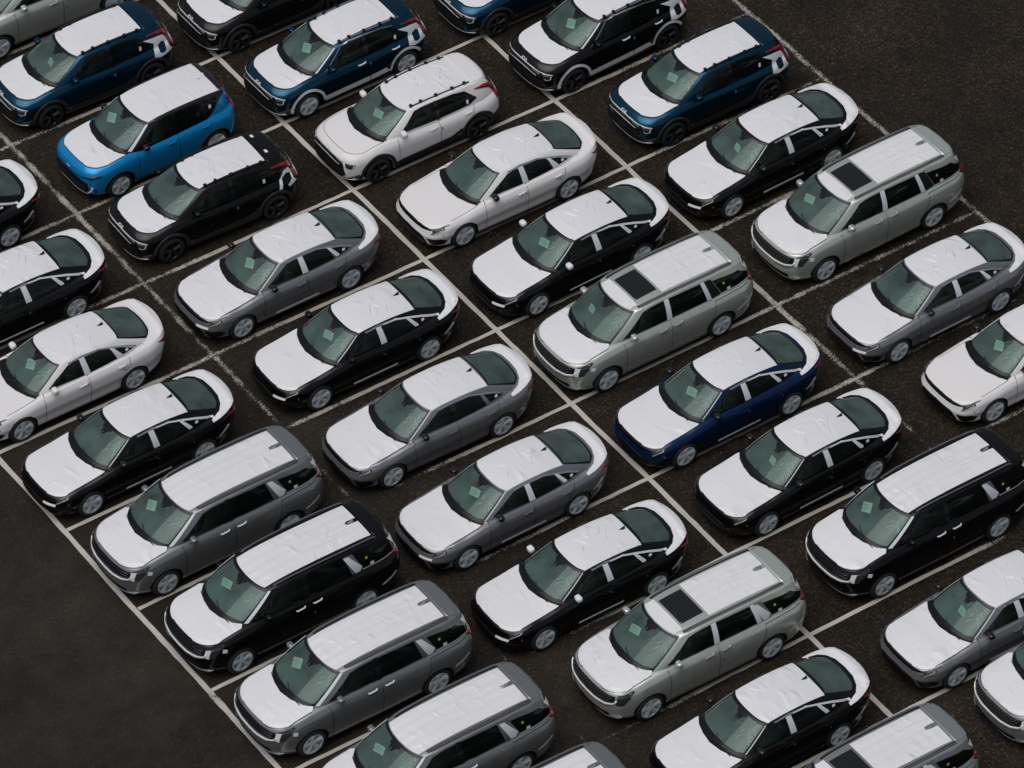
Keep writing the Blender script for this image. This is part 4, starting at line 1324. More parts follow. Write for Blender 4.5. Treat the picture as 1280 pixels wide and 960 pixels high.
def build_crossover():
    b, it = base_items(CROSSOVER, 'crossover')
    full_patch(b, it, 'roof_film', 'film', sym(b.roof_half), 'top', .006, 'roof_film')
    roof_folds(b, it, 'fold', -1.3, .2, .45, 4, 11)
    V, F = b.patch('top', [sym([(-1.36, 0), (-1.36, .57), (-1.6, .57), (-1.75, .50), (-1.86, .3), (-1.90, 0)])], .016, .05, thick=.03)
    it.append(Item('roof_spoiler', mesh_from('roof_spoiler', V, F, 'paint'), painted=True))
    for s in (1, -1):
        t = MB()
        P = [(.28, .515), (.05, .535), (-.4, .55), (-.9, .55), (-1.33, .535)]
        t.tube([(x, s * y, float(b.Zroof(x, y)) + .012) for x, y in P], .016, 6)
        it.append(Item('roof_rail', t.mesh('roof_rail', 'chrome'), opt='chrome_rails'))
        it.append(Item('roof_rail', t.mesh('roof_rail', 'trim_black'), opt='black_rails'))
        for x in (.24, -.02, -.42, -.86, -1.20):
            y = float(np.interp(-x, [-.28, .4, .9, 1.33], [.515, .55, .55, .535]))
            q = MB().rbox((x, s * (y - .008), float(b.Zroof(x, y)) + .03), (.07, .075, .055), .01, 1)
            it.append(Item('rail_block', q.mesh('rail_block', 'trim_black')))
    gap_lines(b, it, [[(.80, .45), (.80, .95)], [(-.33, .44), (-.33, 1.0)], [(-1.0, .55), (-1.23, .82), (-1.30, 1.0)]])
    # cladding
    for cx in (1.36, -1.36):
        arc = lambda r, a0=.02, a1=math.pi - .02: [(cx + r * math.cos(a), .335 + r * math.sin(a)) for a in np.linspace(a0, a1, 18)]
        ring = arc(.475) + arc(.388)[::-1]
        side_items(b, it, 'arch_cladding', 'cladding', ring, .012, thick=.012)
        wide = arc(.475, .06 if cx > 0 else .02, math.pi - .02 if cx > 0 else math.pi - .5) + arc(.41, .06 if cx > 0 else .02, math.pi - .02 if cx > 0 else math.pi - .5)[::-1]
        side_items(b, it, 'arch_film', 'film_strip', wide, .022, 'clad_film')
    side_items(b, it, 'side_sill', 'cladding', [(1.0, .17), (.93, .40), (-.70, .42), (-.93, .40), (-1.0, .17)], .010, thick=.01)
    side_items(b, it, 'door_cladding', 'cladding', [(.80, .30), (.80, .42), (-.60, .46), (-.90, .58), (-.93, .44)], .013)
    side_items(b, it, 'sill_film', 'film_strip', [(.90, .30), (.90, .44), (-.33, .47), (-.33, .33)], .022, 'clad_film')
    side_items(b, it, 'sill_film', 'film_strip', [(-.35, .33), (-.35, .47), (-.78, .50), (-.90, .36)], .022, 'clad_film')
    # the blade behind the rear door
    hole = [(-1.60, 1.04), (-1.60, .88), (-1.68, .84), (-1.78, .86), (-1.80, 1.02), (-1.72, 1.08)]
    blade = [(-1.24, 1.27), (-1.60, 1.24), (-1.86, 1.18), (-1.90, .90), (-1.98, .80), (-1.60, .77), (-1.44, .82), (-1.50, 1.12)]
    side_items(b, it, 'blade_film', 'film_strip', blade, .012, 'blade_film', holes=[hole], sp=.04)
    side_items(b, it, 'blade_film', 'film_strip', [(-1.52, 1.00), (-1.66, 1.16), (-1.86, 1.18), (-1.90, .90), (-1.98, .82), (-1.74, .78), (-1.70, .84), (-1.84, .92), (-1.84, 1.04), (-1.72, 1.08), (-1.60, 1.02), (-1.54, .80), (-1.46, .82)], .012, 'blade_film_cut', sp=.04)
    side_items(b, it, 'tail_light', 'red_lens', [(-1.36, 1.345), (-1.66, 1.335), (-1.86, 1.27), (-1.98, 1.10), (-2.02, .88), (-1.94, .88), (-1.88, 1.08), (-1.78, 1.21), (-1.62, 1.27)], .016, sp=.04, thick=.02)
    side_items(b, it, 'lamp_film', 'film_strip', [(-1.965, 1.17), (-2.01, 1.17), (-2.05, .86), (-2.01, .86)], .022, 'blade_film', sp=.03)
    side_items(b, it, 'lamp_film', 'film_strip', [(-1.965, 1.17), (-2.01, 1.17), (-2.05, .86), (-2.01, .86)], .022, 'blade_film_cut', sp=.03)
    full_patch(b, it, 'rear_bumper', 'cladding', ysym([(0, .62), (.62, .62), (.84, .56), (.84, .34), (0, .32)]), 'rear', .012, thick=.02)
    side_items(b, it, 'bumper_film', 'film_strip', [(-1.98, .60), (-2.08, .60), (-2.08, .48), (-2.0, .48)], .022, 'clad_film', sp=.03)
    # front
    full_patch(b, it, 'hood_line', 'satin_silver', strip([(-.78, .735), (-.62, .760), (-.3, .785), (0, .79), (.3, .785), (.62, .760), (.78, .735)], .018), 'front', .012, sp=.05)
    full_patch(b, it, 'grille', 'gloss_black', ysym([(0, .77), (.30, .765), (.56, .735), (.60, .66), (.66, .42), (.55, .33), (0, .32)]), 'front', .007, thick=.01)
    full_patch(b, it, 'grille_line', 'satin_silver', strip([(-.50, .665), (-.25, .70), (0, .707), (.25, .70), (.50, .665)], .020), 'front', .014, sp=.05)
    for z in (.56, .50, .44, .38):
        full_patch(b, it, 'grille_bar', 'mesh_grille', ysym([(0, z + .014), (.58, z + .010), (.58, z - .01), (0, z - .008)]), 'front', .020, thick=.01, sp=.1)
    side_items(b, it, 'headlight', 'lamp_lens', [(.62, .735), (.80, .715), (.79, .62), (.72, .585), (.66, .63)], .008, ax='front', sp=.03, thick=.01)
    side_items(b, it, 'running_light', 'white_ink', strip([(.785, .71), (.785, .625), (.735, .60), (.69, .625)], .012), .016, ax='front', sp=.03)
    side_items(b, it, 'running_light', 'white_ink', strip([(.62, .745), (.70, .745), (.80, .728)], .012), .016, ax='front', sp=.03)
    full_patch(b, it, 'front_lip', 'satin_silver', strip([(-.80, .31), (-.62, .285), (0, .275), (.62, .285), (.80, .31)], [.05, .03, .022, .03, .05]), 'front', .018, thick=.015, sp=.05)
    full_patch(b, it, 'lower_bumper', 'cladding', ysym([(0, .335), (.66, .335), (.84, .44), (.85, .24), (0, .22)]), 'front', .008, thick=.01)
    side_items(b, it, 'bumper_tape', 'white_tape', [(1.83, .32), (1.70, .30), (1.70, .44), (1.78, .52), (1.80, .46), (1.84, .44)], .024, 'clad_film', sp=.03)
    badge(b, it, 2.15)
    handle(b, it, -.15, .87, 'front_door', .20, (('film_strip', 'white_handles'), ('paint', 'paint_handles')))
    handle(b, it, -1.10, .90, 'rear_door', .20, (('film_strip', 'white_handles'), ('paint', 'paint_handles')))
    door_mirror(b, it, .64, 1.08, .745)
    side_items(b, it, 'pillar_trim', 'gloss_black', [(-.265, 1.455), (-.365, 1.455), (-.385, 1.0), (-.295, 1.0)], .006)
    side_items(b, it, 'window_trim', 'chrome', strip([(.80, .99), (.27, 1.43), (.05, 1.465), (-.34, 1.475)], .013), .008, opt='chrome_rails', sp=.05)
    side_items(b, it, 'window_trim', 'chrome', strip([(-.36, 1.475), (-.8, 1.462), (-1.14, 1.41)], .013), .008, opt='chrome_rails', sp=.05)
    spot(b, it, 'window_sticker', 'white_tape', -1.14, 1.13, .06, .10)
    spot(b, it, 'tape_dot', 'blue_tape', -.37, .80, .035, .07, parent='rear_door')
    for y in (.26, -.36):
        full_patch(b, it, 'roof_sticker', 'white_tape', [(-1.46, y - .05), (-1.53, y - .05), (-1.53, y + .05), (-1.46, y + .05)], 'top', .022, 'roof_stickers', .05)
    V, F = [], []
    u0 = b.uA
    P, T, M = triangulate([[(u0 - .03, .03), (u0 + .012, .03), (u0 + .005, .52), (u0 - .03, .52)]], .05)
    Q = b.green(P)
    for s in (1, -1):
        Vq = [(p[0] + .010, s * (p[1] + .010), p[2] + .010) for p in Q]
        it.append(Item('pillar_cover', mesh_from('pillar_cover', Vq, [t if s > 0 else t[::-1] for t in T], 'film_strip'), opt='a_pillar_film'))
    return b, it


# ------------------------------------------------------------------ hatchback
def build_hatch():
    b, it = base_items(HATCH, 'hatch')
    full_patch(b, it, 'roof_film', 'film', sym(b.roof_half), 'top', .008, 'roof_film')
    # black floating roof and pillars
    it.append(Item('black_upper_body', b.part_mesh('black_upper', 'black_paint')))
    side_items(b, it, 'rear_quarter', 'paint', [(-1.10, .99), (-1.16, 1.06), (-1.34, 1.18), (-1.47, 1.33), (-1.60, 1.43), (-1.78, 1.45), (-1.86, 1.40), (-1.97, 1.1), (-1.97, .99)], .006, painted=True, sp=.04)
    full_patch(b, it, 'roof_spoiler', 'gloss_black', sym([(-1.60, 0), (-1.60, .58), (-1.74, .52), (-1.84, .3), (-1.87, 0)]), 'top', .012, sp=.05, thick=.03)
    V, F = [], []
    u0 = b.uA
    P, T, M = triangulate([[(u0 - .03, .03), (u0 + .05, .03), (u0 + .035, .52), (u0 - .03, .52)]], .05)
    Q = b.green(P)
    for s in (1, -1):
        Vq = [(p[0] + .010, s * (p[1] + .010), p[2] + .010) for p in Q]
        it.append(Item('pillar_cover', mesh_from('pillar_cover', Vq, [t if s > 0 else t[::-1] for t in T], 'film_strip')))
    gap_lines(b, it, [[(.78, .30), (.78, .98)], [(-.31, .28), (-.31, 1.02)], [(-.96, .50), (-1.19, .82), (-1.22, 1.03)], [(.78, .29), (-.92, .29)]])
    full_patch(b, it, 'nose_line', 'trim_black', strip([(-.70, .755), (-.45, .715), (0, .70), (.45, .715), (.70, .755)], [.03, .02, .015, .02, .03]), 'front', .006, sp=.05)
    full_patch(b, it, 'grille', 'mesh_grille', ysym([(0, .67), (.45, .66), (.64, .60), (.68, .42), (.58, .29), (0, .28)]), 'front', .007, thick=.01)
    for z in (.36, .43, .50):
        full_patch(b, it, 'grille_bar', 'trim_black', ysym([(0, z + .012), (.60, z + .010), (.60, z - .01), (0, z - .01)]), 'front', .018, thick=.01, sp=.1)
    full_patch(b, it, 'grille_surround', 'satin_silver', strip([(-.74, .50), (-.70, .37), (-.60, .275), (0, .255), (.60, .275), (.70, .37), (.74, .50)], .03), 'front', .018, thick=.012, sp=.05)
    side_items(b, it, 'headlight', 'lamp_lens', [(.54, .755), (.82, .81), (.83, .765), (.70, .705)], .008, ax='front', sp=.03, thick=.01)
    side_items(b, it, 'corner_intake', 'trim_black', [(.765, .44), (.79, .44), (.785, .33), (.755, .31)], .006, ax='front', sp=.03)
    side_items(b, it, 'side_sill', 'cladding', [(.92, .17), (.92, .27), (-.92, .27), (-.92, .17)], .008)
    side_items(b, it, 'sill_trim', 'chrome', [(.60, .265), (.60, .295), (-.75, .295), (-.75, .265)], .010)
    for cx in (1.30, -1.30):
        arc = lambda r: [(cx + r * math.cos(a), .325 + r * math.sin(a)) for a in np.linspace(.02, math.pi - .02, 18)]
        side_items(b, it, 'arch_cladding', 'cladding', arc(.415) + arc(.374)[::-1], .008, thick=.008)
    side_items(b, it, 'tail_light', 'red_lens', [(-1.72, 1.36), (-1.82, 1.36), (-1.97, 1.0), (-1.97, .85), (-1.90, .85), (-1.86, 1.05)], .012, sp=.04, thick=.015)
    full_patch(b, it, 'rear_bumper', 'cladding', ysym([(0, .50), (.60, .50), (.80, .40), (0, .33)]), 'rear', .010)
    full_patch(b, it, 'badge_plate', 'white_ink', [(-.06, .765), (.06, .765), (.06, .745), (-.06, .745)], 'front', .010, sp=.05)
    handle(b, it, -.13, .90, 'front_door')
    handle(b, it, -1.05, .93, 'rear_door')
    door_mirror(b, it, .56, 1.11, .765)
    spot(b, it, 'window_sticker', 'white_tape', -1.25, 1.33, .07, .08)
    spot(b, it, 'tape_dot', 'blue_tape', -.35, .80, .03, .05, parent='rear_door')
    full_patch(b, it, 'roof_tear', 'trim_black', [(-1.36, -.03), (-1.40, .04), (-1.45, .02), (-1.42, -.05)], 'top', .011, sp=.05)
    full_patch(b, it, 'loose_tape', 'film_strip', [(-1.30, .05), (-1.33, -.02), (-1.62, -.12), (-1.60, -.02)], 'top', .016, sp=.05)
    return b, it


# ------------------------------------------------------------------ the ground and its painted lines
LX = [0.0, 5.589, 11.2, 16.792, 22.41]      # long lines, front of each row
BW = 2.8806                                 # bay width

m, nt, n, l, b_ = new_mat('asphalt')
tc = nt.nodes.new('ShaderNodeTexCoord').outputs['Object']
sep = nt.nodes.new('ShaderNodeSeparateXYZ')
l.new(tc, sep.inputs[0])
far_n = noise(nt, tc, 0.25, 4.0, 0.6)
xs = math_n(nt, 'ADD', math_n(nt, 'MULTIPLY', sep.outputs[0], 1 / 30.0), math_n(nt, 'MULTIPLY', math_n(nt, 'SUBTRACT', far_n, 0.5), 0.9))
rough_shade_m = ramp(nt, xs, [(0.0, (0, 0, 0)), (0.45, (1, 1, 1))])
patch = noise(nt, tc, 0.35, 5.0, 0.62)
patch2 = noise(nt, tc, 1.8, 4.0, 0.6)
fine = noise(nt, tc, 60.0, 2.0, 0.6)
vo = nt.nodes.new('ShaderNodeTexVoronoi')
vo.inputs['Scale'].default_value = 30.0
l.new(tc, vo.inputs['Vector'])
sepc = nt.nodes.new('ShaderNodeSeparateColor')
l.new(vo.outputs['Color'], sepc.inputs[0])
base = ramp(nt, patch, [(0.30, (0.0145, 0.0120, 0.0094)), (0.50, (0.0215, 0.0176, 0.0138)), (0.68, (0.034, 0.0275, 0.0215))])
base = mixc(nt, math_n(nt, 'MULTIPLY', ramp(nt, patch2, [(0.35, (0, 0, 0)), (0.7, (1, 1, 1))]), 0.35), base, (0.0075, 0.0066, 0.006))
agg = ramp(nt, sepc.outputs[0], [(0.0, (0.35, 0.35, 0.35)), (0.55, (1.0, 0.98, 0.95)), (0.86, (1.9, 1.75, 1.6)), (0.97, (4.2, 3.7, 3.1))])
agg = mixc(nt, math_n(nt, 'ADD', math_n(nt, 'MULTIPLY', rough_shade_m, 0.75), 0.22), (1, 1, 1), agg)
base = mixc(nt, 1.0, base, agg, 'MULTIPLY')
base = mixc(nt, math_n(nt, 'MULTIPLY', rough_shade_m, 0.8), base, mixc(nt, 1.0, base, (0.62, 0.54, 0.42), 'MULTIPLY'))  # rows browner and darker, partly painted shade between the parked cars
moss = math_n(nt, 'MULTIPLY', ramp(nt, noise(nt, tc, 7.0, 6.0, 0.7), [(0.60, (0, 0, 0)), (0.72, (1, 1, 1))]), math_n(nt, 'MULTIPLY', rough_shade_m, 0.55))
base = mixc(nt, moss, base, (0.042, 0.036, 0.016))
# pale grit scattered about
v2 = nt.nodes.new('ShaderNodeTexVoronoi')
v2.inputs['Scale'].default_value = 5.0
l.new(tc, v2.inputs['Vector'])
s2 = nt.nodes.new('ShaderNodeSeparateColor')
l.new(v2.outputs['Color'], s2.inputs[0])
gr = math_n(nt, 'MULTIPLY', math_n(nt, 'LESS_THAN', v2.outputs['Distance'], 0.085), math_n(nt, 'GREATER_THAN', s2.outputs[1], 0.86))
gr = math_n(nt, 'MULTIPLY', gr, math_n(nt, 'ADD', math_n(nt, 'MULTIPLY', rough_shade_m, 0.5), 0.3))
base = mixc(nt, gr, base, (0.16, 0.15, 0.13))
# hairline cracks
cr = nt.nodes.new('ShaderNodeTexVoronoi')
cr.feature = 'DISTANCE_TO_EDGE'
cr.inputs['Scale'].default_value = 0.28
wv = nt.nodes.new('ShaderNodeVectorMath')
wv.operation = 'MULTIPLY_ADD'
l.new(noise(nt, tc, 1.3, 5.0, 0.65, 'Color'), wv.inputs[0])
wv.inputs[1].default_value = (1.6, 1.6, 0)
l.new(tc, wv.inputs[2])
l.new(wv.outputs[0], cr.inputs['Vector'])
ck = ramp(nt, cr.outputs['Distance'], [(0.0, (1, 1, 1)), (0.006, (0, 0, 0))])
ck = math_n(nt, 'MULTIPLY', ck, ramp(nt, noise(nt, tc, 0.5, 3.0), [(0.5, (0, 0, 0)), (0.62, (0.8, 0.8, 0.8))]))
base = mixc(nt, ck, base, (0.003, 0.003, 0.003))
l.new(base, b_.inputs['Base Color'])
l.new(ramp(nt, patch2, [(0.3, (0.62, 0.62, 0.62)), (0.7, (0.9, 0.9, 0.9))]), b_.inputs['Roughness'])
b_.inputs['Specular IOR Level'].default_value = 0.22
hh = math_n(nt, 'ADD', math_n(nt, 'MULTIPLY', sepc.outputs[0], 0.6), math_n(nt, 'MULTIPLY', fine, 0.5))
hh = math_n(nt, 'SUBTRACT', hh, math_n(nt, 'MULTIPLY', ck, 1.0))
bump(nt, hh, 0.6, 0.012, b_)
MAT['asphalt'] = m

m, nt, n, l, b_ = new_mat('line_paint')
tc = nt.nodes.new('ShaderNodeTexCoord').outputs['Object']
at = nt.nodes.new('ShaderNodeAttribute')
at.attribute_name = 'wear'
w = at.outputs['Fac']
n1 = noise(nt, tc, 26.0, 6.0, 0.85)
n2 = noise(nt, tc, 2.2, 4.0, 0.6)
mix_n = math_n(nt, 'ADD', math_n(nt, 'MULTIPLY', n1, 0.70), math_n(nt, 'MULTIPLY', n2, 0.30))
th = math_n(nt, 'ADD', math_n(nt, 'MULTIPLY', w, 0.33), 0.275)
lat = nt.nodes.new('ShaderNodeAttribute')
lat.attribute_name = 'lat'
w2 = math_n(nt, 'MULTIPLY', math_n(nt, 'MAXIMUM', math_n(nt, 'SUBTRACT', w, 0.3), 0.0), math_n(nt, 'POWER', lat.outputs['Fac'], 1.5))
th = math_n(nt, 'ADD', th, math_n(nt, 'MULTIPLY', w2, 0.22))
df = math_n(nt, 'SUBTRACT', mix_n, th)
al = math_n(nt, 'MULTIPLY', math_n(nt, 'ADD', df, 0.015), 24.0, True)
tone = mixc(nt, w, (0.66, 0.63, 0.57), (0.44, 0.41, 0.345))
tone = mixc(nt, math_n(nt, 'MULTIPLY', noise(nt, tc, 5.0, 5.0, 0.7), 0.55), tone, (0.22, 0.205, 0.18))
l.new(tone, b_.inputs['Base Color'])
b_.inputs['Roughness'].default_value = 0.8
b_.inputs['Specular IOR Level'].default_value = 0.25
tr_ = nt.nodes.new('ShaderNodeBsdfTransparent')
mx = nt.nodes.new('ShaderNodeMixShader')
l.new(al, mx.inputs[0])
l.new(tr_.outputs[0], mx.inputs[1])
l.new(b_.outputs[0], mx.inputs[2])
l.new(mx.outputs[0], n['Material Output'].inputs['Surface'])
MAT['line_paint'] = m


def structure(name, me):
    o = bpy.data.objects.new(name, me)
    COL.objects.link(o)
    o['kind'] = 'structure'
    return o


G = 400.0
structure('ground', mesh_from('ground', [(-G, -G, 0), (G, -G, 0), (G, G, 0), (-G, G, 0)], [(0, 1, 2, 3)], 'asphalt', False))


def line_mesh(p0, p1, width, z, wear_pts):
    """a painted ribbon; wear_pts: (t in 0..1, wear)"""
    p0, p1 = np.array(p0, float), np.array(p1, float)
    L = np.linalg.norm(p1 - p0)
    k = int(L / .25) + 1
    d = (p1 - p0) / L
    nrm = np.array([-d[1], d[0]])
    V, F, W, LAT = [], [], [], []
    ws = np.array(wear_pts)
    for i in range(k + 1):
        t = i / k
        c = p0 + (p1 - p0) * t
        hw = width / 2 * (1 + random.uniform(-.09, .09))
        sft = random.uniform(-.006, .006) + .014 * math.sin(i * .23 + p0[1]) * math.sin(i * .061 + p0[0])
        w_ = float(np.interp(t, ws[:, 0], ws[:, 1]))
        hw *= 1 + 1.3 * max(0, w_ - .35)
        for s in (-1, 0, 1):
            q = c + nrm * (s * hw + sft)
            V.append((q[0], q[1], z))
            W.append(w_)
            LAT.append(abs(s))
        if i:
            F += [(3 * i - 3, 3 * i, 3 * i + 1, 3 * i - 2), (3 * i - 2, 3 * i + 1, 3 * i + 2, 3 * i - 1)]
    me = mesh_from('painted_line', V, F, 'line_paint', False)
    a = me.attributes.new('wear', 'FLOAT', 'POINT')
    a.data.foreach_set('value', W)
    a = me.attributes.new('lat', 'FLOAT', 'POINT')
    a.data.foreach_set('value', LAT)
    return me


Y0, Y1 = 6, -14        # in bays: far end (behind the top edge) and near end
longw = [
    [(-6, .18), (4, .12), (6.8, .15), (7.1, .55), (7.4, .2), (14, .2)],
    [(-6, .55), (1, .60), (3, .66), (5, .74), (5.8, .82), (6.6, .95), (14, .95)],
    [(-6, .15), (3, .15), (8, .2), (14, .25)],
    [(-6, .30), (2, .28), (5, .32), (6, .52), (7, .72), (8, .85), (9, .98), (14, .98)],
    [(-6, .57), (3, .61), (5, .64), (14, .7)],
]
span = (14 + 6) * BW
for x, wv_ in zip(LX, longw):
    structure('painted_line', line_mesh((x, 6 * BW), (x, -14 * BW), .12, .004, [((j + 6) / 20, w_) for j, w_ in wv_]))
for j in range(-5, 14):
    y = -BW * j
    k = 0.0
    bw_ = .66 if j < 6 else .95
    dw_ = .32 if j < 5 else (.62 if j < 8 else .95)
    pts = [(0, .12), (.08, .2), (.17, .5 if j < 6 else .55), (.25, bw_), (.32, .50 if j < 6 else .75), (.42, .28), (.5, .15), (.6, .20), (.70, .30 if j < 7 else .45), (.75, dw_), (.82, .62 if j > 3 else .48), (1, .74)]
    structure('painted_line', line_mesh((0.0675, y), (LX[-1] - .0675, y), .098, .008, pts))

# ------------------------------------------------------------------ the cars
PAINT = {
    'white': (.765, .752, .755, .0), 'black': (.002, .002, .0026, .1), 'grey': (.25, .258, .277, .6), 'sage': (.60, .645, .59, .62),
    'steel': (.27, .283, .29, .65), 'silver': (.34, .355, .355, .6), 'navy': (.004, .020, .075, .5), 'teal': (.004, .056, .108, .9), 'blue': (.004, .25, .60, .3),
}
BUILD = {'sedan': build_sedan, 'minivan': build_minivan, 'crossover': build_crossover, 'hatch': build_hatch}
MODELS = {}
for k_ in BUILD:
    MODELS[k_] = BUILD[k_]()[1]
NAME = {'sedan': 'sedan', 'minivan': 'minivan', 'crossover': 'crossover', 'hatch': 'hatchback'}
CAT = {'sedan': 'car', 'minivan': 'minivan', 'crossover': 'crossover', 'hatch': 'car'}
GROUP = {'sedan': 'sedans parked in the painted bays', 'minivan': 'minivans parked in the painted bays', 'crossover': 'crossovers parked in the painted bays', 'hatch': None}


ROOTS = []


def park(model, paint, x, y, hdg, label, opts):
    root = bpy.data.objects.new(NAME[model], None)
    COL.objects.link(root)
    root.empty_display_size = 0.3
    root.location = (x, y, 0)
    root.rotation_euler = (0, 0, rad(hdg))
    root['label'] = label
    root['category'] = CAT[model]
    if GROUP[model]:
        root['group'] = GROUP[model]
    keys = {}
    opts = set(opts) | {'fold%d' % (len(ROOTS) % 4)}
    if 'paper' in opts:
        opts.add('paper%d' % ((len(ROOTS) * 7 + len(ROOTS) // 3) % 3))
    ROOTS.append(root)
    for q in MODELS[model]:
        if q.opt and q.opt not in opts:
            continue
        o = bpy.data.objects.new(q.name, q.mesh)
        COL.objects.link(o)
        o.parent = keys.get(q.parent, root) if q.parent else root
        o.location = q.loc
        if q.rot:
            o.rotation_euler = q.rot
        if q.painted:
            o.color = PAINT[paint]
        if q.label:
            o['label'] = q.label
        if q.key:
            keys[q.key] = o
    return root


SB = 'a_line hood_film roof_film trunk_film window_trim_film pillar_film sill_film bumper_film lamp_film paper wrapped_wheels '.split()
MG = 'plain_roof dark_rails trim_silver quarter_film white_handles a_pillar_film lamp_tape fender_tape bumper_film hood_film paper wrapped_wheels mirror_paint '.split()
MS = 'sunroof dark_rails trim_dark pillar_film paint_handles hood_film paper wrapped_wheels bumper_film mirror_paint '.split()
CR = 'hood_film roof_film black_rails dark_wheels paint_handles blade_film mirror_paint '.split()


def opt(base, add='', drop=''):
    return set(base + add.split()) - set(drop.split())


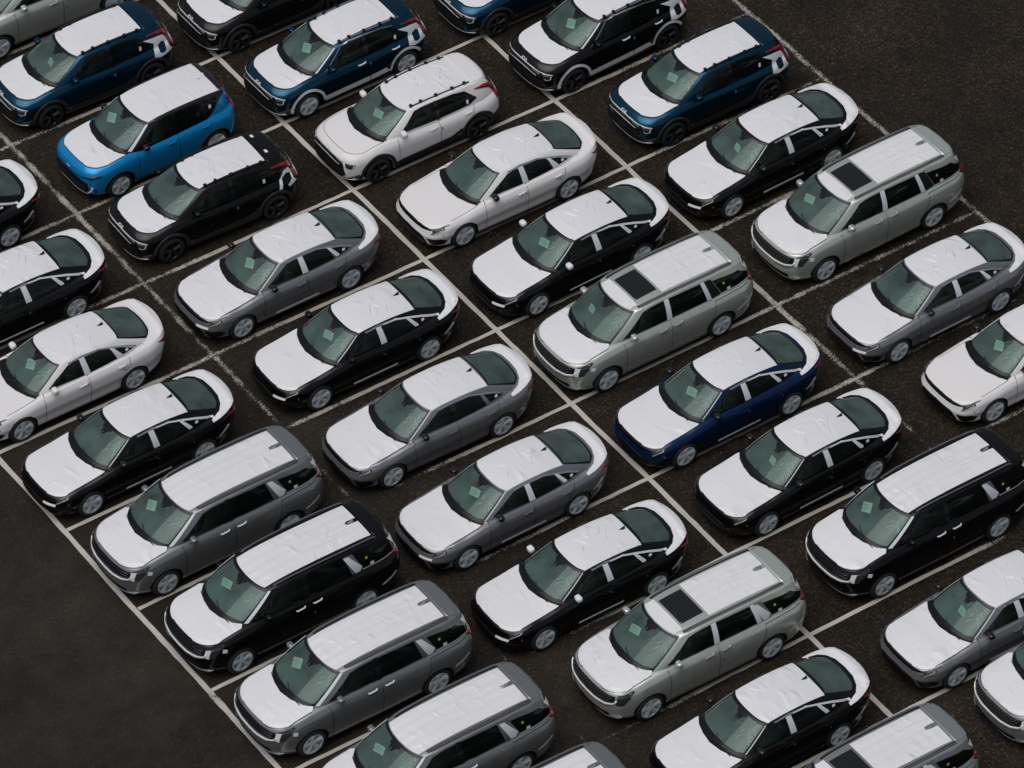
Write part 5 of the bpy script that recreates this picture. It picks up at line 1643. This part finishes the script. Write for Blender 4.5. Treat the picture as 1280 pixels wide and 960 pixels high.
CARS = [
    ('sedan', 'black', 2.34, -5.01, 180, 'black sedan cut by the left edge, its filmed tail just left of the blue hatchback', opt(SB, 'mirror_black')),
    ('sedan', 'black', 2.33, -7.89, 180, 'black sedan at the left edge behind the white sedan, nose out of the picture', opt(SB, 'mirror_black')),
    ('sedan', 'white', 2.17, -10.61, 180.3, 'white sedan with white mirror at the left edge, between two black sedans', opt(SB, 'mirror_paint', 'hood_film trunk_film sill_film bumper_film lamp_film window_trim_film')),
    ('sedan', 'black', 2.19, -13.42, 180.2, 'black sedan in the front row, between a white sedan and a grey minivan', opt(SB, 'mirror_black bumper_tape', 'paper')),
    ('minivan', 'steel', 2.34, -16.31, 180.6, 'grey minivan next to a black sedan, first of the minivans in the front row', opt(MG)),
    ('minivan', 'black', 2.41, -19.13, 180.4, 'black minivan in the front row between two grey minivans', opt(MG)),
    ('minivan', 'steel', 2.33, -21.96, 179.9, 'grey minivan just in front of the black front-row minivan, its whole nose in view', opt(MG)),
    ('minivan', 'steel', 2.39, -24.88, 180, 'grey minivan with hood cut off by the bottom edge and whole white roof in view', opt(MG)),
    ('minivan', 'steel', 2.55, -27.72, 180, 'grey minivan with only the rear of its white roof showing at the bottom edge', opt(MG)),
    ('minivan', 'sage', 8.56, 0.86, 179.2, 'pale grey-green minivan flank cut off by the top left corner, roof out of view', opt(MS, '', 'pillar_film')),
    ('crossover', 'teal', 8.07, -2.01, 179.3, 'dark teal crossover in the top left, behind the bright blue hatchback', opt(CR, 'paper')),
    ('hatch', 'blue', 8.03, -4.93, 180.9, 'bright blue boxy hatchback with black pillars and white film on roof and hood', opt(['hood_film', 'roof_film', 'paper', 'wrapped_wheels', 'mirror_black'])),
    ('crossover', 'black', 7.90, -7.55, 178.2, 'black crossover beside the bright blue hatchback, two white stickers behind its roof film', opt(CR, 'blade_film_cut roof_stickers', 'blade_film')),
    ('sedan', 'grey', 7.87, -10.54, 180.1, 'grey sedan between the black crossover and a black sedan', opt(SB, 'mirror_black bumper_tape', 'bumper_film window_trim_film')),
    ('sedan', 'black', 8.03, -13.45, 179.5, 'black sedan with white wheel wraps and a grey sedan on either side', opt(SB, 'mirror_paint bumper_tape')),
    ('sedan', 'grey', 7.96, -16.39, 179.5, 'grey sedan with bare black window pillars and no notice behind its windscreen', opt(SB, 'mirror_black', 'pillar_film sill_film bumper_film lamp_film paper window_trim_film')),
    ('sedan', 'grey', 7.87, -19.35, 180, 'grey sedan with white pillar film and paper notice, beside the white-mirrored black sedan', opt(SB, 'mirror_black bumper_tape', 'window_trim_film')),
    ('sedan', 'black', 7.85, -22.25, 179.4, 'black sedan with white-wrapped mirrors between a grey sedan and a pale green minivan', opt(SB, 'mirror_film bumper_tape', 'paper')),
    ('minivan', 'sage', 8.61, -25.07, 179.6, 'pale green minivan with sunroof at the bottom, between two black sedans', opt(MS, 'trim_silver quarter_film', 'trim_dark')),
    ('sedan', 'black', 8.37, -27.94, 180, 'black sedan with its nose cut by the bottom edge, between two sunroof minivans', opt(SB, 'mirror_black', 'paper sill_film')),
    ('minivan', 'silver', 8.77, -30.70, 180, 'silver-grey minivan cut by the bottom edge, its sunroof half in view', opt(MS, 'trim_silver quarter_film', 'trim_dark')),
    ('crossover', 'black', 13.12, -2.14, 180, 'black crossover nose cut by the top edge, left of the film-trimmed teal crossover', opt(CR)),
    ('crossover', 'teal', 13.14, -5.02, 180.2, 'dark teal crossover with white film over its wheel arches and sills', opt(CR, 'clad_film chrome_rails white_handles wrapped_wheels a_pillar_film paper', 'black_rails dark_wheels paint_handles')),
    ('crossover', 'white', 13.22, -7.88, 179.2, 'white crossover with black wheels and dark cladding', opt(CR, 'paper', 'hood_film blade_film')),
    ('sedan', 'white', 13.63, -10.80, 179.8, 'white sedan with black mirrors next to the white crossover', opt(SB, 'mirror_black', 'hood_film trunk_film sill_film bumper_film lamp_film window_trim_film paper')),
    ('sedan', 'black', 13.65, -13.62, 180.8, 'black sedan with white-wrapped mirror between the white sedan and a sunroof minivan', opt(SB, 'mirror_film bumper_tape')),
    ('minivan', 'sage', 13.62, -16.45, 180.6, 'pale green minivan with sunroof in the middle, between a black and a navy sedan', opt(MS, 'lamp_tape fender_tape')),
    ('sedan', 'navy', 13.49, -19.43, 180.3, 'dark navy blue sedan with white film on hood, roof and trunk', opt(SB, 'mirror_black')),
    ('sedan', 'black', 13.69, -22.11, 180.8, 'black sedan between the navy sedan and a black minivan', opt(SB, 'mirror_black')),
    ('minivan', 'black', 14.72, -24.95, 180.4, 'black minivan at the right side, between a black and a grey sedan', opt(MG)),
    ('sedan', 'grey', 14.23, -27.98, 180, 'grey sedan cut by the right edge, in front of the black minivan on the right', opt(SB, 'mirror_black', 'bumper_film')),
    ('minivan', 'silver', 15.03, -30.32, 180, 'silver minivan in the bottom right corner, only its mesh grille and hood in view', opt(MS, 'lamp_tape')),
    ('crossover', 'teal', 18.41, -5.06, 180, 'dark teal crossover at the top centre with only its nose in view', opt(CR)),
    ('crossover', 'black', 18.68, -7.75, 181.5, 'black crossover with white film on its wheel arches and sills, at the top edge', opt(CR, 'clad_film chrome_rails white_handles a_pillar_film paper', 'black_rails paint_handles')),
    ('crossover', 'teal', 19.49, -10.64, 180.1, 'dark teal crossover with black wheels in the back row, beside a black sedan', opt(CR, 'paper')),
    ('sedan', 'black', 19.16, -13.40, 181.2, 'black sedan in the back row between the teal crossover and a pale green minivan', opt(SB, 'mirror_black bumper_tape')),
    ('minivan', 'sage', 19.70, -16.26, 181.0, 'pale green minivan with sunroof in the back row, beside the open asphalt', opt(MS, 'lamp_tape fender_tape')),
    ('sedan', 'grey', 19.30, -19.39, 180.6, 'grey sedan in the back row between the pale green minivan and a white sedan', opt(SB, 'mirror_black bumper_tape', 'paper window_trim_film')),
    ('sedan', 'white', 19.85, -22.11, 180, 'white sedan cut by the right edge, next to a grey sedan', opt(SB, 'mirror_black', 'hood_film sill_film trunk_film bumper_film lamp_film window_trim_film')),
]
for c_ in CARS:
    park(*c_)
